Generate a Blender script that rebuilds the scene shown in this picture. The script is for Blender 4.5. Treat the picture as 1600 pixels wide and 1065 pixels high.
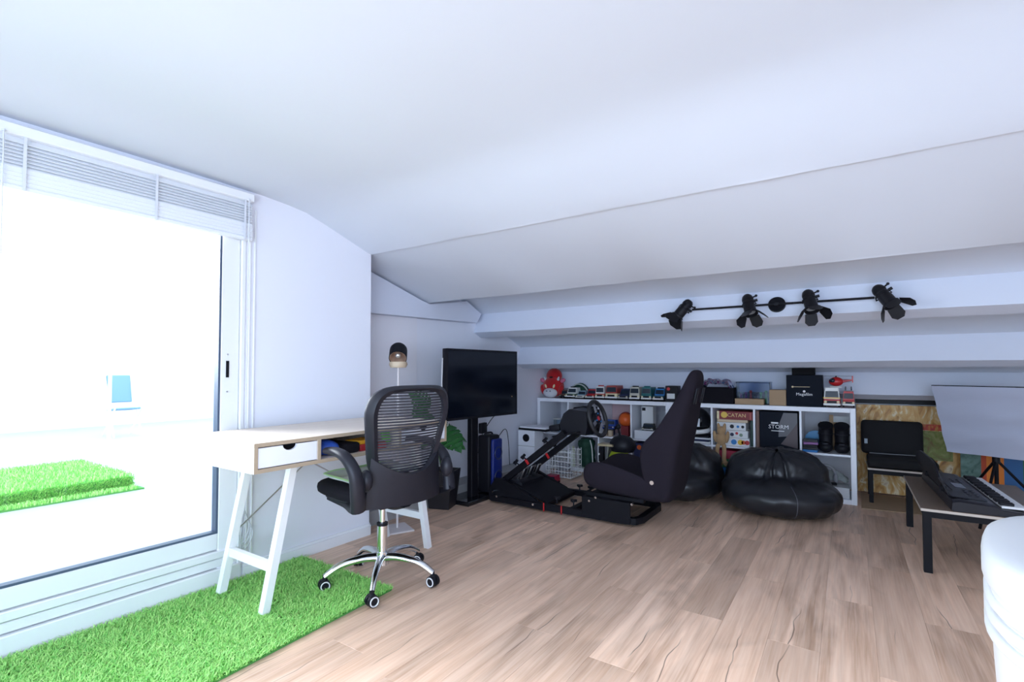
import bpy, bmesh, math, random
import numpy as np
from mathutils import Vector, Matrix, Euler, noise as mnoise

# ------------------------------------------------------------------ clear
for o in list(bpy.data.objects):
    bpy.data.objects.remove(o, do_unlink=True)
SC = bpy.context.scene
COL = SC.collection
R = math.radians
rnd = random.Random(7)

# ------------------------------------------------------------------ camera
YAW, PITCH, CAMH = R(33.77), R(1.63), 1.07
fw = Vector((-math.sin(YAW)*math.cos(PITCH), math.cos(YAW)*math.cos(PITCH), math.sin(PITCH)))
rt = Vector((math.cos(YAW), math.sin(YAW), 0))
up = rt.cross(fw)
cam_d = bpy.data.cameras.new('camera')
cam = bpy.data.objects.new('camera', cam_d)
COL.objects.link(cam)
M3 = Matrix((rt, up, -fw)).transposed()
cam.matrix_world = Matrix.Translation((0, 0, CAMH)) @ M3.to_4x4()
cam_d.sensor_width = 36
cam_d.lens = 785/1600*36
cam_d.shift_y = 24.5/1600
cam_d.clip_start = .02
SC.camera = cam

# ------------------------------------------------------------------ sky, light, exposure
W = bpy.data.worlds.new('sky')
SC.world = W
W.use_nodes = True
bg = W.node_tree.nodes['Background']
bg.inputs[0].default_value = (.64, .82, 1.0, 1)
bg.inputs[1].default_value = 4.4

def area(name, loc, target, sx, sy, power, color):
    d = bpy.data.lights.new(name, 'AREA')
    d.shape = 'RECTANGLE'; d.size = sx; d.size_y = sy
    d.energy = power; d.color = color
    o = bpy.data.objects.new(name, d); COL.objects.link(o)
    o.location = loc
    o.rotation_euler = (Vector(target)-Vector(loc)).to_track_quat('-Z', 'Y').to_euler()
    return o
# fill light added at the unseen rear opening, standing for a window there
rear = area('rear_fill', (.8, -1.45, 1.05), (-2.4, 3.3, 1.0), 2.4, 1.3, 31, (.58, .71, 1.0))
rear.data.spread = R(110)
# daylight arriving through the terrace door
door = area('door_daylight', (-3.05, .30, 1.55), (-.9, 1.2, .2), 1.9, 1.1, 85, (.86, .92, 1.0))
door.data.spread = R(120)

vs = SC.view_settings
vs.view_transform = 'Standard'; vs.look = 'None'
vs.gamma = 1; vs.use_curve_mapping = False
vs.exposure = 0.05

# ------------------------------------------------------------------ materials
MATS = {}
def mat(key, col=(.8, .8, .8), rough=.5, metal=0., bump=0., bscale=40., var=0., vscale=8., coat=0., sheen=0., trans=0., emit=None, spec=None):
    if key in MATS: return MATS[key]
    m = bpy.data.materials.new(key); m.use_nodes = True
    nt = m.node_tree; b = nt.nodes['Principled BSDF']
    b.inputs['Base Color'].default_value = (*col, 1)
    b.inputs['Roughness'].default_value = rough
    b.inputs['Metallic'].default_value = metal
    if coat: b.inputs['Coat Weight'].default_value = coat
    if sheen: b.inputs['Sheen Weight'].default_value = sheen
    if trans: b.inputs['Transmission Weight'].default_value = trans
    if spec is not None: b.inputs['Specular IOR Level'].default_value = spec
    if emit:
        b.inputs['Emission Color'].default_value = (*emit[0], 1); b.inputs['Emission Strength'].default_value = emit[1]
    tc = nt.nodes.new('ShaderNodeTexCoord')
    if var:
        n = nt.nodes.new('ShaderNodeTexNoise'); n.inputs['Scale'].default_value = vscale
        n.inputs['Detail'].default_value = 3
        nt.links.new(tc.outputs['Object'], n.inputs['Vector'])
        mx = nt.nodes.new('ShaderNodeMix'); mx.data_type = 'RGBA'
        mx.inputs['A'].default_value = (*[max(0, c*(1-var)) for c in col], 1)
        mx.inputs['B'].default_value = (*[min(1, c*(1+var)) for c in col], 1)
        nt.links.new(n.outputs['Fac'], mx.inputs['Factor'])
        nt.links.new(mx.outputs['Result'], b.inputs['Base Color'])
    if bump:
        n2 = nt.nodes.new('ShaderNodeTexNoise'); n2.inputs['Scale'].default_value = bscale
        n2.inputs['Detail'].default_value = 4
        nt.links.new(tc.outputs['Object'], n2.inputs['Vector'])
        bp = nt.nodes.new('ShaderNodeBump'); bp.inputs['Strength'].default_value = bump
        bp.inputs['Distance'].default_value = .01
        nt.links.new(n2.outputs['Fac'], bp.inputs['Height'])
        nt.links.new(bp.outputs['Normal'], b.inputs['Normal'])
    MATS[key] = m
    return m

def glass_mat(key, tint=(1, 1, 1), gloss=.06, rough=.02):
    if key in MATS: return MATS[key]
    m = bpy.data.materials.new(key); m.use_nodes = True
    nt = m.node_tree; nt.nodes.clear()
    out = nt.nodes.new('ShaderNodeOutputMaterial'); mx = nt.nodes.new('ShaderNodeMixShader')
    t = nt.nodes.new('ShaderNodeBsdfTransparent'); t.inputs[0].default_value = (*tint, 1)
    g = nt.nodes.new('ShaderNodeBsdfGlossy'); g.inputs['Roughness'].default_value = rough
    f = nt.nodes.new('ShaderNodeFresnel'); f.inputs[0].default_value = 1.35
    nt.links.new(f.outputs[0], mx.inputs[0]); nt.links.new(t.outputs[0], mx.inputs[1]); nt.links.new(g.outputs[0], mx.inputs[2])
    nt.links.new(mx.outputs[0], out.inputs[0])
    MATS[key] = m
    return m

def plank_mat():
    m = bpy.data.materials.new('oak_plank'); m.use_nodes = True
    nt = m.node_tree; b = nt.nodes['Principled BSDF']; L = nt.links.new
    N = nt.nodes.new
    tc = N('ShaderNodeTexCoord'); oi = N('ShaderNodeObjectInfo')
    off = N('ShaderNodeVectorMath'); off.operation = 'SCALE'; off.inputs[0].default_value = (37, 91, 53)
    L(oi.outputs['Random'], off.inputs['Scale'])
    add = N('ShaderNodeVectorMath'); add.operation = 'ADD'
    L(tc.outputs['Object'], add.inputs[0]); L(off.outputs[0], add.inputs[1])
    def nz(scale, det=4, dist=0.):
        mp = N('ShaderNodeMapping'); mp.inputs['Scale'].default_value = scale
        L(add.outputs[0], mp.inputs['Vector'])
        n = N('ShaderNodeTexNoise'); n.inputs['Scale'].default_value = 1; n.inputs['Detail'].default_value = det
        n.inputs['Distortion'].default_value = dist
        L(mp.outputs[0], n.inputs['Vector'])
        return n.outputs['Fac']
    def mixc(fac, a, c):
        x = N('ShaderNodeMix'); x.data_type = 'RGBA'
        for s, v in (('A', a), ('B', c)):
            if isinstance(v, tuple): x.inputs[s].default_value = (*v, 1)
            else: L(v, x.inputs[s])
        if isinstance(fac, float): x.inputs['Factor'].default_value = fac
        else: L(fac, x.inputs['Factor'])
        return x.outputs['Result']
    def ramp(v, a, c, lo=0., hi=1.):
        r = N('ShaderNodeMapRange'); r.inputs[1].default_value = a; r.inputs[2].default_value = c
        r.inputs[3].default_value = lo; r.inputs[4].default_value = hi
        L(v, r.inputs[0]); return r.outputs[0]
    streak = ramp(nz((22, 1.5, 1), 5, .4), .3, .7)
    base = mixc(streak, (.46, .285, .19), (.88, .63, .48))
    tone = mixc(ramp(oi.outputs['Random'], 0, 1, 0, .6), base, (.62, .41, .29))
    blot = mixc(ramp(nz((5, 1.6, 1), 3, .6), .50, .72, 0, .7), tone, (.27, .165, .11))
    fine = mixc(ramp(nz((140, 4, 1), 3), .35, .7, 0, .28), blot, (.88, .72, .60))
    # long dark cracks following the grain, one wandering line on some planks
    sx_ = N('ShaderNodeSeparateXYZ'); L(tc.outputs['Object'], sx_.inputs[0])
    def mth(op, a, b_=None, clamp=False):
        q = N('ShaderNodeMath'); q.operation = op; q.use_clamp = clamp
        for k_, v_ in enumerate((a, b_)):
            if v_ is None: continue
            if isinstance(v_, float): q.inputs[k_].default_value = v_
            else: L(v_, q.inputs[k_])
        return q.outputs[0]
    cmb = N('ShaderNodeCombineXYZ'); L(mth('MULTIPLY', sx_.outputs['Y'], 1.5), cmb.inputs['Y']); L(mth('MULTIPLY', oi.outputs['Random'], 71.), cmb.inputs['X'])
    wn_ = N('ShaderNodeTexNoise'); wn_.inputs['Scale'].default_value = 1; wn_.inputs['Detail'].default_value = 3; L(cmb.outputs[0], wn_.inputs['Vector'])
    wob = mth('MULTIPLY', mth('SUBTRACT', wn_.outputs['Fac'], .5), .20)
    dist = mth('ABSOLUTE', mth('SUBTRACT', sx_.outputs['X'], wob))
    line = ramp(dist, .0004, .0030, 1, 0)
    cm2 = N('ShaderNodeCombineXYZ'); L(mth('MULTIPLY', sx_.outputs['Y'], 1.5), cm2.inputs['Y']); L(mth('MULTIPLY', oi.outputs['Random'], 133.), cm2.inputs['X'])
    gn = N('ShaderNodeTexNoise'); gn.inputs['Scale'].default_value = 1; gn.inputs['Detail'].default_value = 2; L(cm2.outputs[0], gn.inputs['Vector'])
    gate = ramp(gn.outputs['Fac'], .52, .60)
    m2v = mth('MULTIPLY', mth('MULTIPLY', line, gate, True), .8)
    hs = N('ShaderNodeHueSaturation')
    rv = N('ShaderNodeTexWhiteNoise'); rv.noise_dimensions = '1D'; L(oi.outputs['Random'], rv.inputs['W'])
    L(ramp(rv.outputs['Value'], 0, 1, .92, 1.22), hs.inputs['Value']); hs.inputs['Saturation'].default_value = 1.06
    L(fine, hs.inputs['Color'])
    fin = mixc(m2v, hs.outputs['Color'], (.07, .045, .035))
    L(fin, b.inputs['Base Color'])
    b.inputs['Roughness'].default_value = .42
    b.inputs['Specular IOR Level'].default_value = .4
    return m

def wood_mat(key, c1, c2, axis=1, rough=.5, scale=1.):
    if key in MATS: return MATS[key]
    m = bpy.data.materials.new(key); m.use_nodes = True
    nt = m.node_tree; b = nt.nodes['Principled BSDF']
    tc = nt.nodes.new('ShaderNodeTexCoord'); mp = nt.nodes.new('ShaderNodeMapping')
    s = [30*scale]*3; s[axis] = 2*scale
    mp.inputs['Scale'].default_value = s
    n = nt.nodes.new('ShaderNodeTexNoise'); n.inputs['Scale'].default_value = 1; n.inputs['Detail'].default_value = 4
    mx = nt.nodes.new('ShaderNodeMix'); mx.data_type = 'RGBA'
    mx.inputs['A'].default_value = (*c1, 1); mx.inputs['B'].default_value = (*c2, 1)
    nt.links.new(tc.outputs['Object'], mp.inputs['Vector']); nt.links.new(mp.outputs[0], n.inputs['Vector'])
    nt.links.new(n.outputs['Fac'], mx.inputs['Factor']); nt.links.new(mx.outputs['Result'], b.inputs['Base Color'])
    b.inputs['Roughness'].default_value = rough
    MATS[key] = m
    return m

def ramp_mat(key, stops, scale=6., dist=1., rough=.6, stretch=(1, 1, 1), bump=0.):
    """noise through a colour ramp: abstract paint, crumpled foil and the like"""
    if key in MATS: return MATS[key]
    m = bpy.data.materials.new(key); m.use_nodes = True
    nt = m.node_tree; b = nt.nodes['Principled BSDF']
    tc = nt.nodes.new('ShaderNodeTexCoord'); mp = nt.nodes.new('ShaderNodeMapping'); mp.inputs['Scale'].default_value = stretch
    n = nt.nodes.new('ShaderNodeTexNoise'); n.inputs['Scale'].default_value = scale; n.inputs['Detail'].default_value = 6
    n.inputs['Distortion'].default_value = dist
    cr = nt.nodes.new('ShaderNodeValToRGB')
    el = cr.color_ramp.elements
    while len(el) < len(stops): el.new(.5)
    for e, (p, c) in zip(el, stops): e.position = p; e.color = (*c, 1)
    nt.links.new(tc.outputs['Object'], mp.inputs['Vector']); nt.links.new(mp.outputs[0], n.inputs['Vector'])
    nt.links.new(n.outputs['Fac'], cr.inputs[0]); nt.links.new(cr.outputs[0], b.inputs['Base Color'])
    b.inputs['Roughness'].default_value = rough
    if bump:
        bp = nt.nodes.new('ShaderNodeBump'); bp.inputs['Strength'].default_value = bump; bp.inputs['Distance'].default_value = .02
        nt.links.new(n.outputs['Fac'], bp.inputs['Height']); nt.links.new(bp.outputs['Normal'], b.inputs['Normal'])
    MATS[key] = m
    return m

def grass_mat(key, a, c):
    m = bpy.data.materials.new(key); m.use_nodes = True
    nt = m.node_tree; b = nt.nodes['Principled BSDF']
    g = nt.nodes.new('ShaderNodeNewGeometry'); mx = nt.nodes.new('ShaderNodeMix'); mx.data_type = 'RGBA'
    mx.inputs['A'].default_value = (*a, 1); mx.inputs['B'].default_value = (*c, 1)
    nt.links.new(g.outputs['Random Per Island'], mx.inputs['Factor']); nt.links.new(mx.outputs['Result'], b.inputs['Base Color'])
    b.inputs['Roughness'].default_value = .55
    MATS[key] = m
    return m

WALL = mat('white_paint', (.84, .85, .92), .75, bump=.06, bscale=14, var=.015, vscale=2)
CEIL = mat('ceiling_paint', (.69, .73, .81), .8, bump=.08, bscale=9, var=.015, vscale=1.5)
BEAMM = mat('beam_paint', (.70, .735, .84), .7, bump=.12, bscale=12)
PVC = mat('white_pvc', (.86, .87, .89), .35)
GASKET = mat('grey_blue_gasket', (.07, .10, .16), .5)
GLASS = glass_mat('window_glass')
LAM = mat('white_laminate', (.87, .89, .95), .4)
CHROME = mat('chrome', (.82, .84, .86), .12, 1.)
STEEL = mat('brushed_steel', (.6, .6, .62), .3, 1.)
BLKPL = mat('black_plastic', (.009, .009, .013), .45, spec=.2)
GRYPL = mat('charcoal_plastic', (.016, .016, .023), .4, spec=.28)
BLKMT = mat('black_powder_coat', (.007, .007, .010), .5, spec=.15)
BLKFB = mat('black_fabric', (.010, .009, .013), .95, bump=.15, bscale=300, spec=.15)
GLOSSB = mat('gloss_black', (.008, .009, .012), .1)
RUBBER = mat('black_rubber', (.014, .014, .016), .7)
OAK = wood_mat('pale_oak', (.68, .57, .47), (.80, .71, .62))
OAKEDGE = wood_mat('oak_edge', (.40, .31, .21), (.50, .40, .29))
WHITEP = mat('white_painted_metal', (.86, .87, .88), .35)
CARD = mat('kraft_cardboard', (.40, .27, .16), .8, var=.08, vscale=20)
RED = mat('toy_red', (.50, .018, .022), .35)
WHT = mat('toy_white', (.78, .78, .76), .35)
BLUE = mat('toy_blue', (.02, .09, .42), .35)
NAVY = mat('toy_navy', (.015, .022, .07), .35)
TEAL = mat('toy_teal', (.01, .13, .14), .35)
SKYB = mat('toy_sky_blue', (.03, .20, .52), .35)
YEL = mat('toy_yellow', (.75, .45, .03), .4)
ORANGE = mat('toy_orange', (.78, .13, .02), .4)
DGREEN = mat('dark_green_cloth', (.008, .055, .032), .7, bump=.3, bscale=20)
BROWN = mat('toy_brown', (.10, .045, .03), .5)
MAROON = mat('maroon_print', (.22, .02, .025), .45)
CREAM = mat('cream_print', (.72, .62, .38), .5)
TINT = mat('dark_window_tint', (.02, .03, .045), .12)
LIME = mat('lime_cloth', (.50, .60, .02), .6, bump=.3, bscale=18)

# ------------------------------------------------------------------ mesh helpers
class MB:
    def __init__(s): s.v = []; s.f = []
    def add(s, vs, fs, M=None):
        n = len(s.v)
        if M is None: s.v += [tuple(p) for p in vs]
        else: s.v += [tuple(M @ Vector(p)) for p in vs]
        s.f += [tuple(i+n for i in f) for f in fs]
        return s
    def box(s, c, size, rot=None, bev=0., seg=1):
        M = Matrix.Translation(c)
        if rot is not None:
            M = M @ (rot.to_4x4() if isinstance(rot, Matrix) else Euler(rot).to_matrix().to_4x4())
        hx, hy, hz = [q/2 for q in size]
        if bev <= 0:
            vs = [(x*hx, y*hy, z*hz) for z in (-1, 1) for y in (-1, 1) for x in (-1, 1)]
            return s.add(vs, [(0, 2, 3, 1), (4, 5, 7, 6), (0, 1, 5, 4), (2, 6, 7, 3), (0, 4, 6, 2), (1, 3, 7, 5)], M)
        bm = bmesh.new(); bmesh.ops.create_cube(bm, size=1)
        bmesh.ops.scale(bm, vec=size, verts=bm.verts)
        bmesh.ops.bevel(bm, geom=list(bm.edges), offset=min(bev, min(size)*.49), segments=seg, affect='EDGES', profile=.5)
        bm.verts.index_update()
        s.add([v.co.copy() for v in bm.verts], [[v.index for v in f.verts] for f in bm.faces], M)
        bm.free(); return s
    def lo(s, a, b, bev=0., seg=1):
        return s.box([(p+q)/2 for p, q in zip(a, b)], [abs(q-p) for p, q in zip(a, b)], None, bev, seg)
    def cyl(s, p0, p1, r0, r1=None, n=14):
        r1 = r0 if r1 is None else r1
        p0 = Vector(p0); p1 = Vector(p1); q = (p1-p0).to_track_quat('Z', 'Y').to_matrix().to_4x4()
        h = (p1-p0).length; vs = []; 
        for r, z in ((r0, 0), (r1, h)):
            vs += [(r*math.cos(2*math.pi*i/n), r*math.sin(2*math.pi*i/n), z) for i in range(n)]
        fs = [(i, (i+1) % n, n+(i+1) % n, n+i) for i in range(n)] + [tuple(range(n-1, -1, -1)), tuple(range(n, 2*n))]
        return s.add(vs, fs, Matrix.Translation(p0) @ q)
    def tube(s, pts, r, n=8, closed=False, sy=1., ref=None):
        pts = [Vector(p) for p in pts]; m = len(pts)
        rr = r if isinstance(r, (list, tuple)) else [r]*m
        vs = []; prev = Vector(ref) if ref else None
        for i in range(m):
            a = pts[(i-1) % m] if (closed or i > 0) else pts[i]
            b = pts[(i+1) % m] if (closed or i < m-1) else pts[i]
            t = (b-a).normalized()
            if prev is None:
                prev = t.orthogonal()
            u = prev - t*prev.dot(t)
            if u.length < 1e-6: u = t.orthogonal()
            u.normalize(); w = t.cross(u); prev = u
            for k in range(n):
                an = 2*math.pi*(k+.5)/n
                vs.append(pts[i] + u*rr[i]*math.cos(an) + w*rr[i]*sy*math.sin(an))
        fs = []
        for i in range(m if closed else m-1):
            j = (i+1) % m
            fs += [(i*n+k, i*n+(k+1) % n, j*n+(k+1) % n, j*n+k) for k in range(n)]
        if not closed: fs += [tuple(range(n-1, -1, -1)), tuple((m-1)*n+k for k in range(n))]
        return s.add(vs, fs)
    def lathe(s, prof, n=20, M=None):
        vs = [(r*math.cos(2*math.pi*k/n), r*math.sin(2*math.pi*k/n), z) for r, z in prof for k in range(n)]
        m = len(prof)
        fs = [(i*n+k, i*n+(k+1) % n, (i+1)*n+(k+1) % n, (i+1)*n+k) for i in range(m-1) for k in range(n)]
        fs += [tuple(range(n-1, -1, -1)), tuple((m-1)*n+k for k in range(n))]
        return s.add(vs, fs, M)
    def prism(s, poly, h, M=None):
        n = len(poly)
        vs = [(x, y, 0) for x, y in poly] + [(x, y, h) for x, y in poly]
        fs = [tuple(range(n-1, -1, -1)), tuple(range(n, 2*n))] + [(i, (i+1) % n, n+(i+1) % n, n+i) for i in range(n)]
        return s.add(vs, fs, M)
    def ell(s, c, rad, rot=None, nu=16, nv=10, fn=None):
        M = Matrix.Translation(c)
        if rot is not None: M = M @ Euler(rot).to_matrix().to_4x4()
        vs = []
        for j in range(1, nv):
            ph = math.pi*j/nv
            for i in range(nu):
                th = 2*math.pi*i/nu
                p = Vector((rad[0]*math.sin(ph)*math.cos(th), rad[1]*math.sin(ph)*math.sin(th), rad[2]*math.cos(ph)))
                if fn: p = fn(p)
                vs.append(p)
        t = Vector((0, 0, rad[2])); b = Vector((0, 0, -rad[2]))
        if fn: t = fn(t); b = fn(b)
        vs += [t, b]; T = len(vs)-2
        fs = [(j*nu+i, (j+1)*nu+i, (j+1)*nu+(i+1) % nu, j*nu+(i+1) % nu) for j in range(nv-2) for i in range(nu)]
        fs += [(T, i, (i+1) % nu) for i in range(nu)] + [(T+1, (nv-2)*nu+(i+1) % nu, (nv-2)*nu+i) for i in range(nu)]
        return s.add(vs, fs, M)
    def grid(s, fn, nu, nv, cu=False):
        vs = [fn(i/(nu if cu else nu-1), j/(nv-1)) for j in range(nv) for i in range(nu)]
        fs = [(j*nu+i, j*nu+(i+1) % nu, (j+1)*nu+(i+1) % nu, (j+1)*nu+i) for j in range(nv-1) for i in range(nu if cu else nu-1)]
        return s.add(vs, fs)
    def slab(s, fn, nu, nv, th):
        """grid with thickness along its own normal"""
        g = [[Vector(fn(i/(nu-1), j/(nv-1))) for i in range(nu)] for j in range(nv)]
        vs = []; 
        for sgn in (0, 1):
            for j in range(nv):
                for i in range(nu):
                    du = g[j][min(i+1, nu-1)]-g[j][max(i-1, 0)]; dv = g[min(j+1, nv-1)][i]-g[max(j-1, 0)][i]
                    nn = du.cross(dv); nn = nn.normalized() if nn.length > 1e-9 else Vector((0, 0, 1))
                    vs.append(g[j][i]-nn*th*sgn)
        K = nu*nv
        fs = [(j*nu+i, j*nu+i+1, (j+1)*nu+i+1, (j+1)*nu+i) for j in range(nv-1) for i in range(nu-1)]
        fs += [tuple(K+q for q in reversed(f)) for f in fs]
        ring = [i for i in range(nu)] + [j*nu+nu-1 for j in range(1, nv)] + [(nv-1)*nu+i for i in range(nu-2, -1, -1)] + [j*nu for j in range(nv-2, 0, -1)]
        for a, b in zip(ring, ring[1:]+ring[:1]): fs.append((b, a, K+a, K+b))
        return s.add(vs, fs)
    def text(s, body, size, M, depth=.001):
        cu = bpy.data.curves.new('lettering', 'FONT'); cu.body = body; cu.size = size; cu.extrude = depth
        cu.align_x = 'CENTER'; cu.align_y = 'CENTER'; cu.resolution_u = 2
        o = bpy.data.objects.new('lettering', cu); COL.objects.link(o)
        bpy.context.view_layer.update()
        me = o.evaluated_get(bpy.context.evaluated_depsgraph_get()).to_mesh()
        s.add([v.co.copy() for v in me.vertices], [list(p.vertices) for p in me.polygons], M)
        o.evaluated_get(bpy.context.evaluated_depsgraph_get()).to_mesh_clear()
        bpy.data.objects.remove(o, do_unlink=True); bpy.data.curves.remove(cu)
        return s

OFF = {}
def build(name, mb, m, parent=None, smooth=None, local=False):
    """link one mesh object; parents are unrotated unless local=True, so vertices are given in world space"""
    me = bpy.data.meshes.new(name)
    off = OFF.get(parent.name, Vector((0, 0, 0))) if parent is not None and not local else Vector((0, 0, 0))
    vs = [(v[0]-off[0], v[1]-off[1], v[2]-off[2]) for v in mb.v] if off.length else mb.v
    me.from_pydata(vs, [], mb.f)
    if m: me.materials.append(m)
    if smooth is not None:
        me.polygons.foreach_set('use_smooth', [True]*len(me.polygons))
        me.set_sharp_from_angle(angle=R(smooth))
    me.update()
    o = bpy.data.objects.new(name, me); COL.objects.link(o)
    if parent is not None: o.parent = parent
    OFF[o.name] = off
    return o
def tag(o, label, cat, group=None):
    o['label'] = label; o['category'] = cat
    if group: o['group'] = group
    return o
def T(name, label, cat, loc=(0, 0, 0), rz=0., group=None):
    o = bpy.data.objects.new(name, None); COL.objects.link(o)
    o.empty_display_size = .05
    o.location = loc; o.rotation_euler = (0, 0, rz)
    OFF[o.name] = Vector(loc)
    return tag(o, label, cat, group)
def S(name, mb, m, parent=None, smooth=None):
    o = build(name, mb, m, parent, smooth)
    if parent is None: o['kind'] = 'structure'
    return o
def stuff(o): o['kind'] = 'stuff'; return o
def link_copy(src, parent=None, loc=None):
    c = src.copy(); COL.objects.link(c)
    if parent is not None: c.parent = parent
    if loc is not None: c.location = loc
    return c
def copy_tree(src, loc, rz, label=None):
    c = link_copy(src, None, loc); c.rotation_euler = (0, 0, rz)
    if label: c['label'] = label
    for ch in [o for o in bpy.data.objects if o.parent == src]:
        d = link_copy(ch, c)
        for gch in [o for o in bpy.data.objects if o.parent == ch]: link_copy(gch, d)
    return c
def bez(pts, n=8):
    """Catmull-Rom through the points"""
    P = [Vector(p) for p in pts]; out = []
    for i in range(len(P)-1):
        a = P[max(i-1, 0)]; b = P[i]; c = P[i+1]; d = P[min(i+2, len(P)-1)]
        for k in range(n):
            t = k/n
            out.append(.5*((2*b)+(c-a)*t+(2*a-5*b+4*c-d)*t*t+(3*b-a-3*c+d)*t**3))
    out.append(P[-1]); return out
def interp(tab, t):
    for (a, va), (b, vb) in zip(tab, tab[1:]):
        if t <= b:
            k = (t-a)/(b-a); k = k*k*(3-2*k) if False else k
            return va+(vb-va)*k
    return tab[-1][1]

# ================================================================== THE SETTING
# ---- floor: every plank is a board of its own
XL, XW, YB, XR, YF = -2.63, -2.95, 5.50, 2.7, -1.5
fl = S('floor', MB().lo((-3.1, YF-.1, -.06), (XR+.1, YB+.1, -.013)), mat('subfloor', (.22, .16, .12), .9))
PLK = plank_mat()
full = MB().box((0, 0, -.006), (.1796, 1.1996, .012), None, .0006)
pmesh = None
row = 0
x = .075-.18*17+.09
while x < XR+.1:
    y = YF - (.37*row*1.7 % 1.2)
    ystart = y
    while y < YB:
        y0, y1 = y, y+1.2
        if not ((x < XL-.1 and y1 < 2.2) or (y1 < YF)):
            if pmesh is None:
                o = build('plank', full, PLK, fl); pmesh = o
            else:
                o = link_copy(pmesh, fl)
            o.location = (x, y+.6, 0)
        y += 1.2
    x += .18; row += 1

# ---- left wall with the terrace door opening
DY0, DY1, DZ1 = -.75, 1.40, 1.93
mb = MB()
mb.lo((XL-.14, DY1, -.02), (XL, 2.245, 2.2))
mb.lo((XL-.14, DY0, DZ1), (XL, DY1, 2.2))
mb.lo((XL-.14, YF, -.02), (XL, DY0, 2.2))
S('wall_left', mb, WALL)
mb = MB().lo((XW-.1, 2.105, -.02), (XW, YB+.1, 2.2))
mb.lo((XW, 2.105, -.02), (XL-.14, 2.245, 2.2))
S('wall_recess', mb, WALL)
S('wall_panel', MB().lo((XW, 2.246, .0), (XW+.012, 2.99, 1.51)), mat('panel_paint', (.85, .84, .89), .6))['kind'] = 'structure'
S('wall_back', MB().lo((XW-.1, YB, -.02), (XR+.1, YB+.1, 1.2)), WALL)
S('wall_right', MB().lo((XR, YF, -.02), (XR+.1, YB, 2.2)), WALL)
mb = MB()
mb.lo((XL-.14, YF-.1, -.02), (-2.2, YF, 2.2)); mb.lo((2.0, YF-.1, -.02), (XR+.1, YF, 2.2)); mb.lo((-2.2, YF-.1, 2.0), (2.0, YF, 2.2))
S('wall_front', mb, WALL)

# ---- ceiling: flat, then two slopes with a plaster step, then purlins under the roof deck
def extrude_x(prof, x0, x1, n, amp=0., seed=0.):
    m = len(prof); vs = []
    for i in range(n+1):
        xx = x0+(x1-x0)*i/n
        for k, (y, z) in enumerate(prof):
            dz = amp*(mnoise.noise(Vector((xx*1.7+seed, k*3.1, seed)))+.5*mnoise.noise(Vector((xx*5.1+seed, k*7.7, 2))))
            vs.append((xx, y, z+dz))
    fs = [(i*m+k, (i+1)*m+k, (i+1)*m+(k+1) % m, i*m+(k+1) % m) for i in range(n) for k in range(m)]
    fs += [tuple(range(m)), tuple(n*m+k for k in range(m-1, -1, -1))]
    return MB().add(vs, fs)
cx0, cx1 = XW-.1, XR+.1
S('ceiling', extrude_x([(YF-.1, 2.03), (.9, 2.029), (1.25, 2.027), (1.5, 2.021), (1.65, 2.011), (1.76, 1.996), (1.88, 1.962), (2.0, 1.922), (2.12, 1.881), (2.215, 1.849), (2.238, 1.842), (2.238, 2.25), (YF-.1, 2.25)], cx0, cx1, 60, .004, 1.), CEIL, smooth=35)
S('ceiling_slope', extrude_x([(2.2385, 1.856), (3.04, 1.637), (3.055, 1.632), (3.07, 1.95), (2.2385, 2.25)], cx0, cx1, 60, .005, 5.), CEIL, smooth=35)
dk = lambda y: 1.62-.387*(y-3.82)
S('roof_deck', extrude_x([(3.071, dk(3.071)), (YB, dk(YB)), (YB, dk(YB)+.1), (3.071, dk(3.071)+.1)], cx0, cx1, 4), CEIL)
def purlin(name, yf, zf, h, seed):
    # bottom face parallel to the roof, front face square to it
    bx, bz = .11, -.043
    hx, hz = h*.36, h*.93
    p = [(yf+hx, zf+hz), (yf, zf), (yf+bx, zf+bz), (yf+bx+hx, zf+bz+hz)]
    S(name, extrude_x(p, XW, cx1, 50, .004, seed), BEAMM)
purlin('trim_1', 3.76, 1.432, .215, 11.)
purlin('trim_2', 4.51, 1.142, .215, 23.)
purlin('trim_3', 5.20, .873, .215, 37.)
# tie beam on the recess wall, its top trimmed under the slope
tie = [(2.246, 1.485), (3.68, 1.516), (3.745, 1.605), (3.53, 1.70), (3.052, 1.618), (2.95, 1.640), (2.246, 1.838)]
mb = MB(); n = len(tie)
vs_ = [(XW, y, z) for y, z in tie]+[(XW+.10, y, z) for y, z in tie]
mb.add(vs_, [tuple(range(n)), tuple(range(2*n-1, n-1, -1))]+[(i, n+i, n+(i+1) % n, (i+1) % n) for i in range(n)])
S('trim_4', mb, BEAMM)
# ---- skirting
def skirting(name, a, b, t=.016, h=.072, nx=0, ny=0):
    c = MB(); a = Vector((*a, 0)); b = Vector((*b, 0)); nrm = Vector((nx, ny, 0))
    d = (b-a).normalized()
    for (z0, z1, tt) in ((0, h*.8, t), (h*.8, h, t*.55)):
        vs = [a+Vector((0, 0, z0)), b+Vector((0, 0, z0)), b+nrm*tt+Vector((0, 0, z0)), a+nrm*tt+Vector((0, 0, z0))]
        vs += [v+Vector((0, 0, z1-z0)) for v in vs]
        c.add(vs, [(0, 1, 2, 3), (7, 6, 5, 4), (0, 4, 5, 1), (1, 5, 6, 2), (2, 6, 7, 3), (3, 7, 4, 0)])
    return S(name, c, PVC)
skirting('baseboard_left', (XL, 1.41), (XL, 2.245), nx=1)
skirting('baseboard_recess', (XW, 2.262), (XW, 4.86), t=.03, h=.08, nx=1)
skirting('baseboard_corner', (XW+.03, 2.245), (XL, 2.245), ny=1)

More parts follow.
